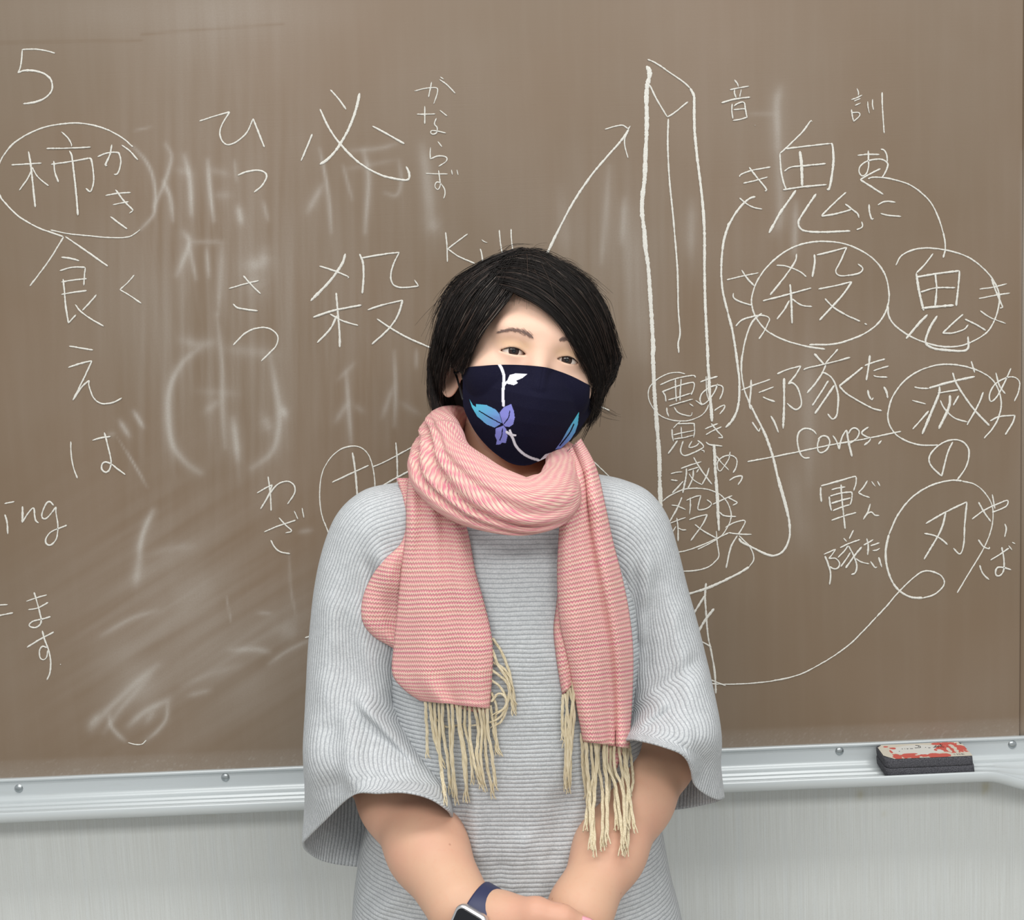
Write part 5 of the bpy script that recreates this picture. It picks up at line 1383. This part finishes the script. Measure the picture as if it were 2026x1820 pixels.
tail('folded_edge', [(786, 946), (800, 990), (806, 1030), (795, 1075), (760, 1110), (735, 1145), (719, 1185), (718, 1225), (737, 1255), (778, 1280)],
     [(836, 946), (836, 1000), (834, 1050), (832, 1100), (830, 1140), (826, 1180), (822, 1220), (818, 1250), (812, 1275), (804, 1290)], .007, lambda u, v: .006 * gs(u, .35, .25) * np.clip(v * 3 - .6, 0, 1), uvoff=.03)
tail('under_layer', [(885, 1300), (888, 1350), (893, 1398)], [(962, 1300), (963, 1360), (961, 1412)], .007, lambda u, v: 0 * u * v, 20, 16, uvoff=.011)
tail('tail', [(1112, 905), (1120, 960), (1111, 1020), (1106, 1080), (1104, 1150), (1109, 1230), (1124, 1300), (1137, 1370), (1155, 1466)],
     [(1148, 868), (1178, 925), (1196, 1000), (1211, 1070), (1229, 1140), (1243, 1210), (1251, 1290), (1249, 1390), (1243, 1480)], .016,
     lambda u, v: .007 * gs(u, .22, .15) - .006 * gs(u, .60 + .12 * v, .05) + .007 * gs(u, .80, .14) + .004 * gs(u, .45, .1), top_off=.060, uvoff=.05)
tail('under_layer', [(1109, 1140), (1102, 1200), (1097, 1245), (1102, 1300), (1109, 1345), (1114, 1374)], [(1160, 1140), (1162, 1200), (1160, 1245), (1154, 1290), (1146, 1320), (1138, 1345)], .008, lambda u, v: .003 * gs(u, .3, .2), 40, 18, uvoff=.07)
tail('under_layer', [(1183, 1440), (1190, 1475), (1205, 1521)], [(1232, 1440), (1232, 1480), (1217, 1524)], .008, lambda u, v: 0 * u * v, 20, 14, uvoff=.02)

def tassel(pl, r=.0019, lift=.010, sub=True):
    C = resample(catmull(np.array(pl, float), 8), 26)
    C = C + np.stack([np.array([noise.noise(Vector((q * 3.1, pl[0][0] * .37, pl[0][1]))) for q in np.linspace(0, 2, 26)]) * 2.2 * np.linspace(.2, 1, 26), np.zeros(26)], -1)
    ys = np.array([clothed(*C[i]) for i in range(0, 26, 5)]); ys = np.interp(np.arange(26), np.arange(0, 26, 5), ys)
    for _ in range(6):
        ys = np.minimum(ys, np.convolve(np.pad(ys, 2, mode='edge'), np.ones(5) / 5, 'valid'))
    ys = np.clip(ys, -.56, -.40) - lift
    A = W(C[:, 0], C[:, 1], ys)
    k = np.linspace(0, 1, 26)
    cur, rad = [], []
    ph = rng.uniform(0, 6)
    for q in range(3):                                     # three twisted plies that fray at the end
        a = ph + q * 2.094 + k * 14
        sp = r * (.50 + 1.0 * np.clip((k - .86) / .14, 0, 1))
        cur.append(A + np.stack([np.cos(a) * sp, np.sin(a) * sp * .6, np.zeros(26)], -1)); rad.append(r * .62 * (1 - .45 * np.clip((k - .85) / .15, 0, 1)) * (1 + .12 * np.sin(k * 23 + q)))
    V, F = tubes(cur, rad, 6)
    in_scarf(new_obj('tassel', mesh_np('tassel', V, F), m_fringe))
for i, x in enumerate(np.linspace(842, 964, 15)):
    yb_ = np.interp(x, [832, 967], [1385, 1401]); tipx = x + 14 - .06 * (x - 900) + rng.normal(0, 9); tipy = rng.uniform(1545, 1598) if i > 1 else 1500 + 20 * i
    tassel([(x, yb_ - 3), (x + rng.normal(2, 3), yb_ + 45), (x * .5 + tipx * .5 + rng.normal(0, 4), (yb_ + tipy) / 2 + 10), (tipx, tipy)], rng.uniform(.0014, .0020), rng.uniform(.009, .014))
for pl in ([(974, 1262), (992, 1290), (1006, 1325), (1016, 1370), (1020, 1412)], [(974, 1285), (985, 1315), (1002, 1340), (1008, 1370), (998, 1400), (975, 1415)], [(972, 1325), (990, 1338), (1004, 1352), (1012, 1385), (1016, 1416)],
           [(972, 1345), (992, 1362), (1003, 1392), (994, 1424), (972, 1440)], [(972, 1370), (982, 1400), (980, 1440), (985, 1478), (993, 1496)], [(972, 1388), (985, 1372), (999, 1378), (1001, 1400), (980, 1425), (930, 1436)], [(970, 1395), (975, 1430), (980, 1465), (984, 1494)], [(975, 1310), (996, 1322), (1012, 1350), (1018, 1395)], [(850, 1400), (866, 1425), (885, 1438), (915, 1432)]):
    tassel(pl, rng.uniform(.0013, .0017), rng.uniform(.006, .010))
for i, x in enumerate(np.linspace(1160, 1243, 13)):
    yb_ = np.interp(x, [1155, 1190, 1245], [1466, 1453, 1480]); tipx = x + 8 + (x - 1190) * .10 + rng.normal(0, 9); tipy = rng.uniform(1640, 1698)
    tassel([(x, yb_ - 3), (x + rng.normal(3, 4), yb_ + 55), (x * .5 + tipx * .5 + rng.normal(2, 5), (yb_ + tipy) / 2), (tipx, tipy)], rng.uniform(.0015, .0021), rng.uniform(.010, .016))
for pl in ([(1130, 1302), (1124, 1350), (1120, 1420), (1116, 1480)], [(1134, 1310), (1140, 1350), (1132, 1400), (1124, 1480), (1122, 1560)], [(1118, 1372), (1124, 1420), (1130, 1480), (1120, 1545)], [(1126, 1360), (1136, 1410), (1130, 1470), (1127, 1530), (1124, 1570)], [(1114, 1374), (1112, 1420), (1114, 1465)],
           [(1132, 1340), (1134, 1390), (1122, 1450), (1118, 1530), (1120, 1566)], [(1158, 1462), (1152, 1500), (1156, 1545), (1164, 1588)], [(1150, 1450), (1154, 1500), (1160, 1550), (1160, 1580)], [(1244, 1470), (1250, 1510), (1252, 1545), (1246, 1575)], [(1208, 1510), (1206, 1560), (1200, 1620), (1196, 1676)], [(1214, 1512), (1220, 1570), (1226, 1620), (1236, 1690)]):
    tassel(pl, rng.uniform(.0014, .0019), rng.uniform(.008, .012))

# ================================================================== wristwatch
m_band = mat('navy_fluoroelastomer', srgb(38, 44, 78), 0.5)
m_case = mat('silver_aluminium_case', srgb(206, 206, 208), 0.28, Metallic=0.9)
m_glass = mat('dark_watch_glass', srgb(14, 15, 20), 0.06)
wc = P3(951, 1822, -.546)
ax_ = P3(1010, 1838, -.556) - P3(892, 1768, -.528); ax_ /= np.linalg.norm(ax_)
cam_dir = CAM - wc; cam_dir /= np.linalg.norm(cam_dir)
c_ = cam_dir - ax_ * (cam_dir @ ax_); c_ /= np.linalg.norm(c_)
u_ = np.cross(ax_, c_); u_ *= 1 if u_[2] > 0 else -1       # across the arm, to the upper right
CA = math.radians(-20)                                     # where the case sits round the wrist
nrm = c_ * math.cos(CA) + u_ * math.sin(CA); tan_ = u_ * math.cos(CA) - c_ * math.sin(CA)
watch = empty('wristwatch', tuple(wc)); under(watch, 'silver smartwatch with a navy band')
WI = Matrix.Translation(-Vector(wc))
def in_watch(o): o.parent = watch; o.matrix_parent_inverse = WI; return o
RB = .0326
prof = [(-.0120, .0002), (-.0118, .0022), (-.010, .0030), (0, .0032), (.010, .0030), (.0118, .0022), (.0120, .0002), (.0, -.0006)]
ths = np.linspace(0, 2 * np.pi, 120, endpoint=False)
V = np.array([[wc + (nrm * math.cos(a) + tan_ * math.sin(a)) * (RB + h_) + ax_ * w_ for w_, h_ in prof] for a in ths])
in_watch(new_obj('band', mesh_np('band', V.reshape(-1, 3), grid_faces(120, len(prof), close_c=True, close_r=True)), m_band))
def rbox(p, half, r):
    q = np.abs(p) - (np.asarray(half, np.float32) - r)
    return np.sqrt((np.maximum(q, 0) ** 2).sum(-1)) + np.minimum(q.max(-1), 0) - r
Rw = np.stack([ax_, tan_, nrm], 0)
cc_ = wc + nrm * (RB + .0046)
def case_sdf(p):
    q2 = np.abs(p[..., :2]) - np.array([.0175 - .0085, .0205 - .0085], np.float32)
    d2 = np.sqrt((np.maximum(q2, 0) ** 2).sum(-1)) + np.minimum(q2.max(-1), 0) - .0085
    w = np.stack([d2 + .0035, np.abs(p[..., 2]) - .0050 + .0035], -1)
    d = np.sqrt((np.maximum(w, 0) ** 2).sum(-1)) + np.minimum(w.max(-1), 0) - .0035
    return d
V, F = sdf_mesh(case_sdf, (-.021, -.024, -.008), (.021, .024, .008), .0006)
in_watch(new_obj('case', mesh_np('case', V @ Rw + cc_, F), m_case))
def glass_sdf(p):
    q2 = np.abs(p[..., :2]) - np.array([.0150 - .0070, .0180 - .0070], np.float32)
    d2 = np.sqrt((np.maximum(q2, 0) ** 2).sum(-1)) + np.minimum(q2.max(-1), 0) - .0070
    w = np.stack([d2 + .0010, np.abs(p[..., 2] - .0050) - .0009 + .0006], -1)
    return np.sqrt((np.maximum(w, 0) ** 2).sum(-1)) + np.minimum(w.max(-1), 0) - .0006
V, F = sdf_mesh(glass_sdf, (-.018, -.021, .002), (.018, .021, .008), .0005)
in_watch(new_obj('screen', mesh_np('screen', V @ Rw + cc_, F), m_glass))

# ================================================================== trousers and shoes (below the frame)
m_trous = mat('charcoal_trousers', srgb(58, 60, 66), 0.9)
m_shoe = mat('black_shoe', srgb(28, 27, 28), 0.5)
hipz = float(P3(1020, 1960, -.33)[2]); cx = float(P3(1022, 1900, -.33)[0])
TP = []
def tl(pl, rl, k):
    for i in range(len(pl) - 1): TP.append((np.array(pl[i]), np.array(pl[i + 1]), rl[i], rl[i + 1], k))
tl([(cx - .075, -.33, hipz + .04), (cx + .075, -.33, hipz + .04)], [.108, .108], .05)
for s in (-1, 1):
    tl([(cx + s * .082, -.33, hipz - .02), (cx + s * .088, -.335, hipz * .52), (cx + s * .092, -.325, .075)], [.100, .070, .056], .04)
V, F = blend_mesh(TP, .008)
under(new_obj('trousers', mesh_np('trousers', V, F), m_trous))
for s in (-1, 1):
    sx = cx + s * .095
    def shoe(p, sx=sx):
        d = sd_cone(p, (sx, -.295, .045), (sx + s * .012, -.46, .034), .040, .033)
        d = smin(d, sd_cone(p, (sx, -.31, .05), (sx, -.318, .105), .040, .044), .03)
        return smax(d, .001 - p[..., 2], .008)
    V, F = sdf_mesh(shoe, (sx - .09, -.53, -.01), (sx + .09, -.22, .17), .005)
    under(new_obj('shoe', mesh_np('shoe', V, F), m_shoe))
